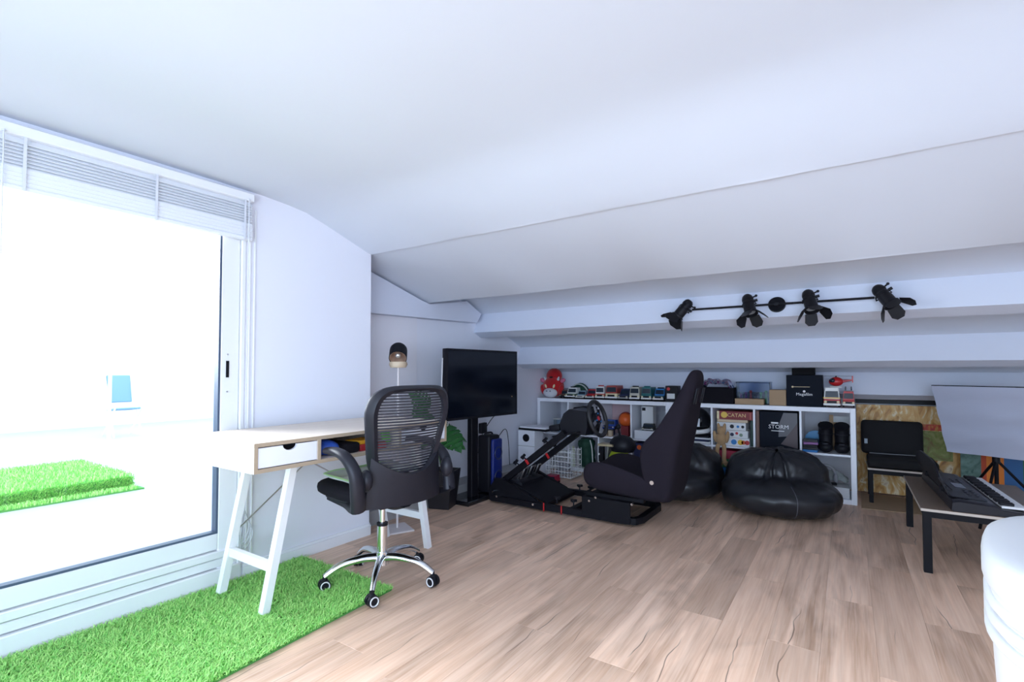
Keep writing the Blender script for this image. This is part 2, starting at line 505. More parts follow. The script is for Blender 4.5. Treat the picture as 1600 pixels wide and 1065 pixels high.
# ---- sliding terrace door
d1 = T('door_1', '', '', (XL, DY1, 0)); del d1['label']; del d1['category']; d1['kind'] = 'structure'
X0, X1 = XL-.07, XL-.005
mb = MB().lo((X0, 1.292, .0), (X1, 1.384, DZ1), .004); mb.lo((X0, DY0, 0.), (X1, DY0+.09, DZ1), .004)
mb.lo((X0, DY0+.09, DZ1-.08), (X1, 1.292, DZ1), .004)
build('sash_stile', mb, PVC, d1)
build('bottom_rail', MB().lo((X0, DY0+.09, .178), (X1, 1.292, .258), .004), PVC, d1)
mb = MB().lo((X0+.02, DY0+.09, .258), (X1-.002, 1.292, .268)); mb.lo((X0+.02, 1.282, .268), (X1-.002, 1.292, DZ1-.08))
build('gasket', mb, GASKET, d1)
build('glass_pane', MB().lo((XL-.044, DY0+.09, .262), (XL-.038, 1.287, DZ1-.08)), GLASS, d1)
mb = MB().lo((X0-.03, DY0, .135), (X1+.012, DY1, .172), .004); mb.lo((X0-.03, DY0, .09), (X1+.004, DY1, .13), .004); mb.lo((X0-.03, DY0, .0), (X1+.02, DY1, .085), .004)
mb.lo((X0, 1.386, .0), (X1+.012, 1.408, DZ1), .003)
build('track_frame', mb, PVC, d1)
mb = MB().lo((X1-.002, 1.318, 1.037), (X1+.004, 1.332, 1.122)); 
build('lock_slot', mb, BLKPL, d1)
mb = MB()
for z in (1.155, .965): mb.cyl((X1, 1.325, z), (X1+.004, 1.325, z), .004, n=8)
build('screw', mb, STEEL, d1)
mb = MB().lo((XL, 1.425, .0), (XL+.006, 1.436, DZ1), .002); mb.lo((XL, 1.452, .0), (XL+.006, 1.462, DZ1), .002)
S('trim_5', mb, PVC)

# ---- outside: terrace, parapet, roof eave
S('terrace_floor', MB().lo((-11.1, -6., -.02), (XL-.12, 8., .10)), mat('pale_terrace_paving', (.36, .36, .36), .7, var=.03))
S('wall_terrace', MB().lo((-11.1, -6, .1), (-10.9, 8, 1.15)), mat('white_render', (.62, .62, .62), .8))

# ================================================================== BLIND
bl = T('venetian_blind', 'white venetian blind pulled up above the glazed terrace door', 'blind', (XL+.03, .35, 1.95))
bx0, bx1 = XL+.004, XL+.05
build('headrail', MB().lo((bx0, DY0, 1.957), (bx1, 1.426, 1.999), .004), PVC, bl)
SLAT = mat('white_slat', (.84, .86, .90), .3)
for i in range(9):
    z = 1.948-i*.0135
    build('slat', MB().box(((bx0+bx1)/2-.002, (DY0+1.42)/2, z), (.044, 1.42-DY0, .0022), (0, R(52), 0)), SLAT, bl)
for i in range(5):
    z = 1.829-i*.0155
    build('slat', MB().box((bx1-.012, (DY0+1.42)/2, z), (.004, 1.42-DY0, .024), (0, R(-14), 0)), SLAT, bl)
build('bottom_rail', MB().lo((bx0+.004, DY0, 1.752), (bx1-.006, 1.42, 1.768), .003), SLAT, bl)
for y in (-.45, .533, .97, 1.37):
    build('ladder_tape', MB().lo((bx1+.001, y, 1.75), (bx1+.0025, y+.010, 1.955)), mat('tape', (.70, .72, .78), .8), bl)
for y in (.478, 1.392):
    mb = MB().cyl((bx1+.006, y, 1.955), (bx1+.006, y, 1.962), .006, n=8)
    mb.tube([(bx1+.006, y, 1.96), (bx1+.006, y+.001, 1.5), (bx1+.004, y, .9 if y > 1 else 1.72), (bx1+.004, y, .33 if y > 1 else 1.70)], .0022, 6)
    if y > 1:
        for k in range(3):
            mb.tube(bez([(bx1+.004, y, .36), (bx1+.012, y+.02+.01*k, .27-.02*k), (bx1+.006, y-.015, .19-.02*k), (bx1+.01, y-.03+.015*k, .28), (bx1+.004, y, .36)], 6), .0025, 5)
    build('lift_cord', mb, mat('tape', ()), bl, 40)

# ================================================================== GRASS RUG and outdoor grass step
def blades(n, sample, h, w, seed, lean=.6):
    r = np.random.default_rng(seed)
    P, Nn = sample(r, n)
    a = r.uniform(0, 2*np.pi, n)
    t = np.stack([np.cos(a), np.sin(a), np.zeros(n)], 1)
    side = np.stack([-np.sin(a), np.cos(a), np.zeros(n)], 1)
    hh = h*r.uniform(.55, 1.15, n)[:, None]
    ln = lean*r.uniform(.1, 1, n)[:, None]
    base = P
    mid = base + Nn*hh*.6 + t*hh*ln*.35
    tip = base + Nn*hh + t*hh*ln
    ww = (w*r.uniform(.7, 1.2, n)/2)[:, None]
    V = np.stack([base-side*ww, base+side*ww, mid+side*ww*.8, mid-side*ww*.8, tip], 1).reshape(-1, 3)
    idx = np.arange(n)*5
    quads = np.stack([idx, idx+1, idx+2, idx+3], 1); tris = np.stack([idx+3, idx+2, idx+4], 1)
    me = bpy.data.meshes.new('grass_blades')
    nl = n*7
    me.vertices.add(n*5); me.vertices.foreach_set('co', V.ravel())
    me.loops.add(nl); me.polygons.add(n*2)
    li = np.concatenate([quads, tris], 1).ravel()
    me.loops.foreach_set('vertex_index', li)
    ls = np.empty(n*2, int); ls[0::2] = np.arange(n)*7; ls[1::2] = np.arange(n)*7+4
    me.polygons.foreach_set('loop_start', ls)
    me.update(calc_edges=True)
    return me
G1 = grass_mat('turf_blade', (.17, .60, .10), (.58, .93, .28))
rug_poly = [(-2.602, 1.752), (-1.868, 1.738), (-1.822, .9), (-1.80, -.35), (-2.602, -.35)]
rug = T('grass_rug', 'bright green artificial grass rug on the floor below the terrace door', 'rug', (-2.2, .8, 0))
build('backing', MB().prism(rug_poly, .006, Matrix.Translation((0, 0, .0005))), mat('turf_backing', (.07, .28, .05), .9), rug)
def samp(r, n):
    y = r.uniform(-.34, 1.745, n)
    xr = np.where(y > .9, -1.822+(y-.9)*(-.046/.84), -1.80-(y+.35)*.022/1.25)
    x = -2.60+(xr+2.60)*r.uniform(0, 1, n)
    return np.stack([x-(-2.2), y-.8, np.full(n, .006)], 1), np.tile([0, 0, 1.], (n, 1))
o = bpy.data.objects.new('grass_blades', blades(95000, samp, .019, .0036, 3, 2.0)); COL.objects.link(o)
o.data.materials.append(G1); o.parent = rug; stuff(o)

gs = T('grass_step', 'low platform covered in artificial grass out on the terrace', 'platform', (-5.5, .5, .1))
SX0, SX1, SY0, SY1 = -6.15, -4.93, -2.2, 1.74
build('plinth', MB().lo((SX0, SY0, .1), (SX1, SY1, .205), .02, 2), mat('turf_backing', ()), gs)
build('lower_turf', MB().lo((SX1+.002, SY0, .1), (SX1+.10, SY1+.04, .112)), mat('turf_backing', ()), gs)
def samp2(r, n):
    k = r.uniform(0, 1, n); P = np.empty((n, 3)); Nn = np.empty((n, 3))
    y = r.uniform(SY0+2, SY1, n)
    top = k < .62; fr = (k >= .62) & (k < .86); bt = k >= .86
    P[:, 1] = y
    P[top, 0] = r.uniform(SX0, SX1, top.sum()); P[top, 2] = .205; Nn[top] = (0, 0, 1)
    P[fr, 0] = SX1; P[fr, 2] = r.uniform(.105, .205, fr.sum()); Nn[fr] = (.8, 0, .6)
    P[bt, 0] = r.uniform(SX1, SX1+.10, bt.sum()); P[bt, 2] = .112; Nn[bt] = (0, 0, 1)
    return P-np.array([-5.5, .5, .1]), Nn
o = bpy.data.objects.new('grass_blades', blades(30000, samp2, .03, .007, 5)); COL.objects.link(o)
o.data.materials.append(G1); o.parent = gs; stuff(o)

# things on the terrace
t = T('terrace_chair', 'blue folding deck chair out on the white terrace', 'chair', (-9.2, 3.04, .1))
def PX(xx, yy, zz): return (xx, yy, zz)
ax, ay = -9.2, 3.04
DENIM = mat('blue_canvas', (.16, .28, .42), .8)
build('back', MB().box((ax-.02, ay, .80), (.03, .30, .42), (0, R(-14), 0), .01), DENIM, t)
build('seat', MB().box((ax+.17, ay, .50), (.40, .30, .03), (0, R(-5), 0), .01), DENIM, t)
for s_ in (-.17, .17):
    build('frame', MB().tube([(ax-.07, ay+s_, 1.02), (ax+.34, ay+s_, .1)], .011, 8).tube([(ax-.08, ay+s_, .1), (ax+.36, ay+s_, .52)], .011, 8), WHITEP, t)
t = T('pergola', 'white sloping pergola rafter on a post above the terrace', 'pergola', (-7., 2.6, .1))
build('post', MB().lo((-7.395, 2.325, .1), (-7.365, 2.355, 1.6)), WHITEP, t)
build('rafter', MB().tube([(-7.6, 2.2, 1.25), (-6.4, 3.2, 2.55)], .03, 4), WHITEP, t)

# ================================================================== DESK
DX0, DX1, DYA, DYB, DT, DBm = -2.57, -2.0, 1.116, 2.285, .775, .652
dk_ = T('desk', 'pale oak desk with white drawers and white splayed trestle legs', 'desk', (-2.28, 1.7, 0))
build('top', MB().lo((DX0, DYA, DT-.016), (DX1, DYB, DT), .0015), OAK, dk_)
build('side_panel', MB().lo((DX0, DYA, DBm), (DX1, DYA+.016, DT-.016)), LAM, dk_)
build('side_panel', MB().lo((DX0, DYB-.016, DBm), (DX1, DYB, DT-.016)), LAM, dk_)
mb = MB().lo((DX0, DYA+.016, DBm), (DX1, DYB-.016, DBm+.016))
build('bottom', mb, OAK, dk_)
build('back_panel', MB().lo((DX0, DYA+.016, DBm+.016), (DX0+.012, DYB-.016, DT-.016)), OAK, dk_)
mb = MB()
mb.lo((DX1, DYA, DT-.016), (DX1+.002, DYB, DT)); mb.lo((DX1, DYA, DBm), (DX1+.002, DYB, DBm+.016))
for y in (DYA, 1.410, 1.905, DYB-.016): mb.lo((DX1, y, DBm+.016), (DX1+.002, y+.016, DT-.016))
build('edge_band', mb, OAKEDGE, dk_)
for y in (1.410, 1.905): build('divider', MB().lo((DX0+.012, y, DBm+.016), (DX1, y+.016, DT-.016)), OAK, dk_)
def drawer(ya, yb):
    # front with a half-round finger notch
    z0, z1 = DBm+.020, DT-.021
    yc, r_ = (ya+yb)/2+.005, .034
    poly = [(ya, z0), (yb, z0), (yb, z1)]
    poly += [(yc+r_*math.cos(a), z1-.7*r_*math.sin(a)) for a in [math.pi*k/10 for k in range(11)]]
    poly += [(ya, z1)]
    mb = MB().prism(poly, .014, Matrix(((0, 0, 1, DX1-.016), (1, 0, 0, 0), (0, 1, 0, 0), (0, 0, 0, 1))))
    f = build('drawer', mb, LAM, dk_)
    b = MB().lo((DX0+.03, ya+.008, z0), (DX1-.02, yb-.008, z0+.008)); b.lo((DX1-.10, ya+.008, z0), (DX1-.09, yb-.008, z1-.004))
    build('drawer_tray', b, mat('dark_tray', (.03, .03, .035), .6), f)
    return f
drawer(DYA+.019, 1.407); drawer(1.924, DYB-.019)
def rod4(p0, p1, a, b, side):
    """rectangular bar from p0 to p1; a along side, b across"""
    p0 = Vector(p0); p1 = Vector(p1); d = (p1-p0).normalized(); s1 = Vector(side); s1 = (s1-d*s1.dot(d)).normalized(); s2 = d.cross(s1)
    vs = [p+s1*i*a/2+s2*j*b/2 for p in (p0, p1) for i, j in ((-1, -1), (1, -1), (1, 1), (-1, 1))]
    return MB().add(vs, [(3, 2, 1, 0), (4, 5, 6, 7), (0, 1, 5, 4), (1, 2, 6, 5), (2, 3, 7, 6), (3, 0, 4, 7)])
legx = {'f': -2.135, 'b': -2.50}
for yt, yb_ in ((1.375, 1.245), (2.155, 2.275)):
    zb = .012 if yb_ < 1.6 else 0.
    for k in ('f', 'b'):
        build('leg', rod4((legx[k], yt, DBm), (legx[k], yb_, zb), .034, .034, (1, 0, 0)), WHITEP, dk_)
    yc = yb_+(yt-yb_)*.30
    build('crossbar', rod4((legx['b'], yc, .20), (legx['f'], yc, .20), .024, .04, (0, 1, 0)), WHITEP, dk_)
xb = -2.52
mb = MB().tube([(xb, 1.29, .26), (xb, 1.80, .63)], .004, 6).tube([(xb, 2.22, .26), (xb, 1.62, .63)], .004, 6)
mb.cyl((xb-.01, 1.74, .59), (xb+.012, 1.74, .59), .008, n=8)
build('brace_wire', mb, STEEL, dk_)
# things in the open compartment
z0 = DBm+.0165
def slot(name, label, cat, mb, m, smooth=40):
    return tag(build(name, mb, m, None, smooth), label, cat)
slot('blue_pouch', 'crumpled blue pouch in the open compartment of the desk', 'pouch', MB().ell((-2.10, 1.50, z0+.038), (.09, .05, .038), (0, 0, R(25)), 12, 8), mat('blue_nylon', (.02, .08, .42), .5, bump=.5, bscale=30))
slot('black_case', 'black zipped case beside the blue pouch in the desk', 'case', MB().box((-2.12, 1.615, z0+.025), (.20, .09, .05), (0, 0, R(6)), .012, 2), BLKFB)
slot('red_notebook', 'thick dark red notebook lying in the desk compartment', 'notebook', MB().box((-2.11, 1.765, z0+.016), (.17, .16, .032), (0, 0, R(-6)), .003), mat('red_cover', (.34, .015, .02), .5))
slot('yellow_notepad', 'yellow sticky notepad on top of the red notebook', 'notepad', MB().box((-2.10, 1.735, z0+.0415), (.10, .12, .018), (0, 0, R(10)), .002), mat('yellow_paper', (.85, .42, .02), .7))
slot('green_notepad', 'bright green sticky notepad standing in the desk compartment', 'notepad', MB().box((-2.055, 1.862, z0+.05), (.012, .055, .055), (0, R(-12), 0), .002), mat('green_paper', (.10, .50, .03), .7))

# ================================================================== OFFICE CHAIR (local: +y is the way the sitter faces)
oc = T('office_chair', 'black mesh-back office chair on a chrome five-star base', 'chair', (-1.985, 1.78, .003), R(171)-math.pi/2)
def L(name, mb, m, smooth=None, parent=None): return build(name, mb, m, parent or oc, smooth, True)
WR = mat('caster_ring', (.75, .75, .76), .4)
base_yaw = R(-60)
for k in range(5):
    a = base_yaw+k*2*math.pi/5
    c, s_ = math.cos(a), math.sin(a)
    pts = bez([(.02*c, .02*s_, .125), (.10*c, .10*s_, .128), (.20*c, .20*s_, .110), (.275*c, .275*s_, .066)], 5)
    L('spoke', MB().tube(pts, [.024-.010*i/(len(pts)-1) for i in range(len(pts))], 10, sy=.8), CHROME, 50)
    ca = L('caster', MB().cyl((.275*c, .275*s_, .04), (.275*c, .275*s_, .075), .008, n=8), BLKPL, 40)
    b_ = a+R([70, 20, 55, 100, 40][k])
    dx, dy = math.cos(b_), math.sin(b_)
    for sg in (-1, 1):
        p = Vector((.275*c+dx*.004*sg, .275*s_+dy*.004*sg, .027)); q = Vector((.275*c+dx*.022*sg, .275*s_+dy*.022*sg, .027))
        L('wheel', MB().cyl(p, q, .0275, .0265, n=20), BLKPL, 40, ca)
        q2 = q+Vector((dx, dy, 0))*.0012*sg
        ring = [q2+Vector((-dy, dx, 0))*.020*math.cos(t_)+Vector((0, 0, 1))*.020*math.sin(t_) for t_ in [2*math.pi*i/20 for i in range(20)]]
        L('ring', MB().tube(ring, .0032, 6, True), WR, 60, ca)
    L('fork', MB().ell((.275*c, .275*s_, .045), (.017, .017, .018), None, 10, 6), BLKPL, 60, ca)
L('hub', MB().cyl((0, 0, .088), (0, 0, .152), .034, .031, 20), CHROME, 40)
L('gas_lift', MB().cyl((0, 0, .15), (0, 0, .285), .025, n=20), CHROME, 40)
L('collar', MB().cyl((0, 0, .283), (0, 0, .297), .028, n=20), BLKPL, 40)
L('piston', MB().cyl((0, 0, .295), (0, 0, .40), .014, n=16), CHROME, 40)
L('mechanism', MB().box((0, .01, .405), (.14, .20, .04), None, .01, 2), BLKPL, 40)
# seat cushion: rounded slab
def cushion(cx, cy, cz, w, d, h, e=4., n=40, dome=.0):
    def fn(u, v):
        th = 2*math.pi*u; ph = math.pi*(v-.5)
        cp = math.copysign(abs(math.cos(ph))**(.5), math.cos(ph)); sp = math.copysign(abs(math.sin(ph))**(.6), math.sin(ph))
        ct = math.copysign(abs(math.cos(th))**(2/e), math.cos(th)); st = math.copysign(abs(math.sin(th))**(2/e), math.sin(th))
        x_, y_ = w/2*ct*cp, d/2*st*cp
        return (cx+x_, cy+y_, cz+h/2*sp+dome*(1-(x_/(w/2))**2)*(1-(y_/(d/2))**2))
    return MB().grid(fn, n, 15, True)
L('seat', cushion(0, .06, .478, .50, .50, .085), BLKFB, 60)
L('seat_pan', cushion(0, .05, .440, .44, .44, .04), BLKPL, 60)
# back: frame ring on a curved surface, local back plane at y=-.22 leaning rearwards
def backpt(u, v, d=0.):
    """u: -1..1 across, v: 0 (bottom) .. 1 (top)"""
    z = .50+.50*v
    hw = .175+.065*min(1, v*1.35)
    curve = .05*(u*u) + .02
    y = -.205-.075*v-.03*math.sin(v*2.2)+curve
    return Vector((u*hw, y-d, z))
def ring_pts(inset, n=64):
    out = []
    for i in range(n):
        a = 2*math.pi*i/n
        e = 4.2
        ct = math.copysign(abs(math.cos(a))**(2/e), math.cos(a)); st = math.copysign(abs(math.sin(a))**(2/e), math.sin(a))
        uu = ct*(1-inset); vv = .54+.46*st*(1-inset*.62)
        if st < 0: vv = .54+.46*st*(1-inset*.75)
        out.append((uu, vv))
    return out
outer = ring_pts(.0); inner = ring_pts(.20)
vs_, fs_ = [], []
n = 64
for (uu, vv), (iu, iv) in zip(outer, inner):
    mu, mv = (uu*.5+iu*.5), (vv*.5+iv*.5)
    vs_ += [backpt(uu, vv, -.006), backpt(uu, vv, .010), backpt(mu, mv, .026), backpt(iu, iv, .012), backpt(iu, iv, -.006), backpt(mu, mv, -.014)]
for i in range(n):
    j = (i+1) % n
    for k in range(6): fs_.append((i*6+k, i*6+(k+1) % 6, j*6+(k+1) % 6, j*6+k))
L('back_frame', MB().add(vs_, fs_), GRYPL, 50)
# woven mesh: horizontal cords inside the frame
mb = MB()
nv = 31
for k in range(nv):
    vv = .115+.815*k/(nv-1)
    st = (vv-.54)/.46; st = st/(1-.20*(.62 if st > 0 else .75))
    if abs(st) >= 1: continue
    hw = (1-abs(st)**4.2)**(1/4.2)*.80
    pts = [backpt(-hw+2*hw*i/8, vv, .0) for i in range(9)]
    for i in range(8):
        a, b_ = pts[i], pts[i+1]; h_ = Vector((0, 0, .0043))
        mb.add([a-h_, b_-h_, b_+h_, a+h_, a-h_+Vector((0, .002, 0)), b_-h_+Vector((0, .002, 0)), b_+h_+Vector((0, .002, 0)), a+h_+Vector((0, .002, 0))], [(0, 1, 2, 3), (7, 6, 5, 4), (0, 4, 5, 1), (3, 2, 6, 7)])
stuff(L('mesh_panel', mb, mat('mesh_cord', (.03, .03, .04), .6)))
# lower shell carrying the back
def shell(u, v):
    uu = -1+2*u
    z = .435+.20*v
    w = .215-.02*v
    dip = .06*(1-uu*uu)*v
    return (uu*w, -.17-.085*(1-uu*uu*.75)-.015*v, z-dip*.9+.035*(uu*uu)*v)
L('back_shell', MB().slab(shell, 21, 7, .022), GRYPL, 60)
L('back_bracket', MB().tube(bez([(0, .0, .40), (0, -.12, .405), (0, -.20, .43)], 5), .022, 8, sy=2.0, ref=(0, 0, 1)), BLKPL, 50)
for sg in (-1, 1):
    L('arm_pivot', MB().ell((sg*.232, -.225, .575), (.030, .034, .05), None, 16, 10), GRYPL, 60)
    arm = bez([(-.275, -.235, .455), (-.290, -.255, .53), (-.305, -.255, .625), (-.325, -.215, .690), (-.335, -.14, .710), (-.338, -.06, .706)] if sg < 0 else
              [(.262, -.215, .455), (.265, -.20, .53), (.262, -.17, .625), (.245, -.10, .685), (.215, -.02, .700), (.18, .05, .700)], 6)
    rr = [.036, .034, .030, .027, .024, .018]
    rads = [rr[min(5, i//6)]+(rr[min(5, i//6+1)]-rr[min(5, i//6)])*((i % 6)/6) for i in range(len(arm))]
    L('armrest', MB().tube(arm, rads, 12, sy=.75, ref=(1, 0, 0)), GRYPL, 50)
    L('side_bracket', MB().tube(bez([(sg*.262, -.235, .475), (sg*.25, -.16, .440), (sg*.20, .0, .43), (sg*.20, .16, .44)], 5), .024, 8, sy=.7), BLKPL, 50)
# a folded pale-green sheet of plastic on the seat
bag = T('plastic_bag', 'flattened clear plastic bag with green edge on the office chair seat', 'bag', (-2.05, 1.78, .53))
bpy.context.view_layer.update()
fr = Matrix.Translation(oc.location) @ Euler((0, 0, oc.rotation_euler.z)).to_matrix().to_4x4()
def bagpt(u, v):
    return tuple(fr @ Vector((-.21+.40*u, -.05+.26*v, .545+.010*math.sin(u*9)*math.sin(v*7)+.016*u)))
build('sheet', MB().slab(bagpt, 18, 12, .012), mat('cloudy_plastic', (.70, .76, .74), .25, trans=.35), bag, 60)
build('edge', MB().tube([bagpt(u/12, 1.0) for u in range(13)]+[bagpt(0, v/8) for v in range(8, -1, -1)], .005, 6), mat('green_plastic', (.35, .55, .25), .35), bag, 60)

# ================================================================== FLOOR LAMP
lp = T('floor_lamp', 'slim pale floor lamp with a black cylinder shade behind the desk', 'lamp', (-2.55, 2.42, 0))
PALE = mat('pale_metal', (.74, .68, .68), .45)
build('base', MB().box((-2.55, 2.42, .006), (.20, .17, .012), (0, 0, R(-25)), .003), PALE, lp)
build('pole', MB().cyl((-2.552, 2.42, .012), (-2.552, 2.42, 1.10), .0075, n=10), PALE, lp, 40)
dirv = Vector((.52, -.56, -.64)).normalized()    # the way the shade opens
q = dirv.to_track_quat('Z', 'Y').to_matrix().to_4x4()
c0 = Vector((-2.585, 2.455, 1.235))
Mq = Matrix.Translation(c0) @ q
prof = [(.0005, 0), (.030, .002), (.050, .012), (.058, .028), (.060, .05), (.060, .125), (.057, .125), (.057, .05), (.05, .03), (.02, .012), (.0005, .01)]
build('shade', MB().lathe(prof, 28, Mq), BLKMT, lp, 50)
build('reflector', MB().lathe([(.0005, .06), (.03, .062), (.056, .118), (.0565, .122), (.0535, .122), (.03, .066), (.0005, .064)], 24, Mq), mat('copper_reflector', (.48, .34, .26), .3, .6), lp, 50)
build('bulb', MB().ell(c0+dirv*.09, (.022, .022, .022), None, 14, 10), mat('mirror_bulb', (.85, .88, .9), .08, .9), lp, 60)
build('wood_cup', MB().lathe([(.0005, -.012), (.052, -.010), (.062, .012), (.057, .030), (.0005, .028)], 24, Matrix.Translation((-2.552, 2.42, 1.103))), wood_mat('light_wood', (.55, .42, .28), (.66, .53, .38)), lp, 40)

# ================================================================== TV ON STAND
tv = T('television', 'black flat television on a black floor stand', 'television', (-2.58, 3.35, 0))
ydir = Vector((.073, .857, 0)).normalized(); nrm = Vector((ydir.y, -ydir.x, 0))
rotTV = Matrix((nrm, ydir, Vector((0, 0, 1)))).transposed()
cTV = Vector((-2.523, 3.36, .965))
build('cabinet', MB().box(cTV-nrm*.025, (.05, .87, .56), rotTV, .006, 2), BLKPL, tv, 40)
mb = MB()
for (dy, dz, sy_, sz_) in ((0, .274, .87, .012), (0, -.271, .87, .018), (.429, 0, .012, .56), (-.429, 0, .012, .56)):
    mb.box(cTV+nrm*.002+ydir*dy+Vector((0, 0, dz)), (.006, sy_, sz_), rotTV)
build('bezel', mb, BLKPL, tv)
build('screen', MB().box(cTV+nrm*.001, (.003, .846, .53), rotTV), mat('tv_screen', (.004, .006, .012), .12, spec=.25), tv)
build('screen_reflex', MB().box(cTV+nrm*.0055+ydir*.36+Vector((0, 0, -.12)), (.001, .008, .008), rotTV), mat('amber_reflex', (.4, .22, .08), .3), tv)  # amber reflection painted as a small square on the screen
build('post', MB().lo((-2.635, 3.27, .03), (-2.585, 3.36, .95), .006), BLKMT, tv)
build('foot', MB().lo((-2.76, 3.12, 0), (-2.50, 3.62, .035), .006), GLOSSB, tv)
build('edge_cable', MB().tube([(-2.60, 2.922, 1.17), (-2.602, 2.918, .98), (-2.60, 2.92, .83)], .006, 6).box((-2.60, 2.92, .81), (.02, .02, .05), None, .004), mat('white_cable', (.75, .75, .77), .5), tv, 60)
build('power_cable', MB().tube(bez([(-2.60, 3.02, .72), (-2.72, 3.10, .55), (-2.80, 3.2, .35), (-2.70, 3.25, .18)], 6), .004, 6), mat('white_cable', (.75, .75, .77), .5), tv, 60)
build('signal_cable', MB().tube(bez([(-2.58, 3.62, .70), (-2.70, 3.66, .60), (-2.76, 3.62, .45), (-2.70, 3.60, .30)], 6), .0035, 6), BLKPL, tv, 60)

sp = T('party_speaker', 'tall black party speaker with a blue front beside the television stand', 'speaker', (-2.57, 3.52, .036))
build('body', MB().lo((-2.66, 3.44, .038), (-2.53, 3.60, .52), .02, 3), BLKPL, sp, 40)
build('grille', MB().lo((-2.53, 3.452, .06), (-2.497, 3.588, .49), .014, 3), mat('blue_grille', (.005, .018, .17), .35, bump=.4, bscale=200), sp, 40)
build('handle', MB().tube(bez([(-2.60, 3.46, .515), (-2.60, 3.48, .535), (-2.60, 3.56, .535), (-2.60, 3.58, .515)], 5), .008, 8), GRYPL, sp, 60)
for zz in (.17, .37):
    ring = [(-2.494, 3.52+.05*math.cos(a), zz+.05*math.sin(a)) for a in [2*math.pi*i/20 for i in range(20)]]
    build('speaker_ring', MB().tube(ring, .006, 6, True), NAVY, sp, 60)
t = tag(build('set_top_box', MB().box((-2.645, 3.50, .575), (.035, .10, .09), (0, 0, R(8)), .006, 2), BLKPL, None, 40), 'small black box upright on top of the party speaker', 'box')

# ================================================================== MONSTERA IN BLACK POT
pl = T('potted_monstera', 'monstera plant with split leaves in a square black pot', 'plant', (-2.68, 3.04, 0))
PR = R(20)
def sqring(hw, z): return [Vector((-2.68, 3.02, z))+Vector((hw*math.cos(PR+a), hw*math.sin(PR+a), 0))*1.414 for a in (R(45), R(135), R(225), R(315))]
vs_ = sqring(.082, 0)+sqring(.112, .29)+sqring(.102, .29)+sqring(.098, .25)
build('pot', MB().add(vs_, [(3, 2, 1, 0)]+[(k*4+i, k*4+(i+1) % 4, (k+1)*4+(i+1) % 4, (k+1)*4+i) for k in range(3) for i in range(4)]+[(12, 13, 14, 15)]), mat('black_ceramic', (.014, .014, .018), .35), pl)
build('soil', MB().box((-2.68, 3.02, .255), (.19, .19, .015), (0, 0, PR)), mat('potting_soil', (.05, .035, .025), .95, bump=.5), pl)
MONS = mat('monstera_leaf', (.018, .12, .022), .35, var=.3, vscale=6)
STEM = mat('green_stem', (.06, .13, .05), .5)
def monstera(tip, base, up_, size, droop=.25):
    base = Vector(base); d = (Vector(tip)-base).normalized(); u_ = Vector(up_); sd = d.cross(u_).normalized(); u_ = sd.cross(d)
    prof = [(-.12, .10), (-.10, .26), (-.02, .40), (.10, .47), (.155, .44), (.17, .15), (.185, .13), (.21, .46), (.33, .47), (.345, .17), (.36, .14), (.39, .43), (.49, .42), (.505, .15), (.52, .13), (.55, .37), (.64, .34), (.655, .13), (.67, .11), (.70, .27), (.79, .21), (.80, .08), (.82, .12), (.90, .09), (1., .0)]
    vs, fs = [], []
    for side in (1, -1):
        b0 = len(vs)
        for a, w in prof:
            for k in (0, .5, 1):
                aa = a if k else max(a, 0.)
                p = base+d*size*aa+sd*side*size*w*k+u_*size*(-droop*aa*aa-.25*(w*k)**2+.03*k)
                vs.append(p)
        m = len(prof)
        for i in range(m-1):
            for k in range(2):
                f = (b0+i*3+k, b0+(i+1)*3+k, b0+(i+1)*3+k+1, b0+i*3+k+1)
                fs.append(f if side > 0 else f[::-1])
    return MB().add(vs, fs)
root = Vector((-2.69, 3.03, .26))
for (b_, t_, u_, sz) in (((-2.67, 3.00, .60), (-2.45, 2.96, .50), (.2, -.4, 1), .26), ((-2.68, 3.05, .62), (-2.60, 3.30, .52), (.5, -.3, 1), .26),
                         ((-2.69, 2.98, .60), (-2.64, 2.74, .53), (.5, -.3, 1), .24), ((-2.70, 2.86, .78), (-2.66, 2.66, .92), (.8, -.5, .4), .22),
                         ((-2.70, 2.88, .74), (-2.62, 2.62, .74), (.7, -.5, .6), .22), ((-2.66, 3.02, .55), (-2.52, 3.16, .46), (.6, -.5, .8), .20)):
    lf = build('leaf', monstera(t_, b_, u_, sz), MONS, pl, 60)
    build('stem', MB().tube(bez([root, (root+Vector(b_))/2+Vector((-.02, .03, .02)), b_], 6), [.008]*7+[.005]*6, 6), STEM, pl, 60)

# ================================================================== RACING RIG
rg = T('racing_rig', 'black racing simulator rig with bucket seat, pedals and steering wheel', 'simulator', (-1.8, 3.6, 0))
def B(name, mb, m=BLKMT, smooth=None, parent=None): return build(name, mb, m, parent or rg, smooth)
loop = [(-2.42, 3.34, .04), (-1.30, 3.34, .04), (-1.235, 3.36, .04), (-1.21, 3.42, .04), (-1.21, 3.80, .04), (-1.235, 3.86, .04), (-1.30, 3.88, .04), (-2.42, 3.88, .04)]
B('base_frame', MB().tube(loop, .031, 4, True, ref=(0, 0, 1)), BLKMT, 30)
B('cross_bar', MB().lo((-1.98, 3.36, .02), (-1.94, 3.86, .055)).lo((-1.74, 3.36, .02), (-1.70, 3.86, .055)))
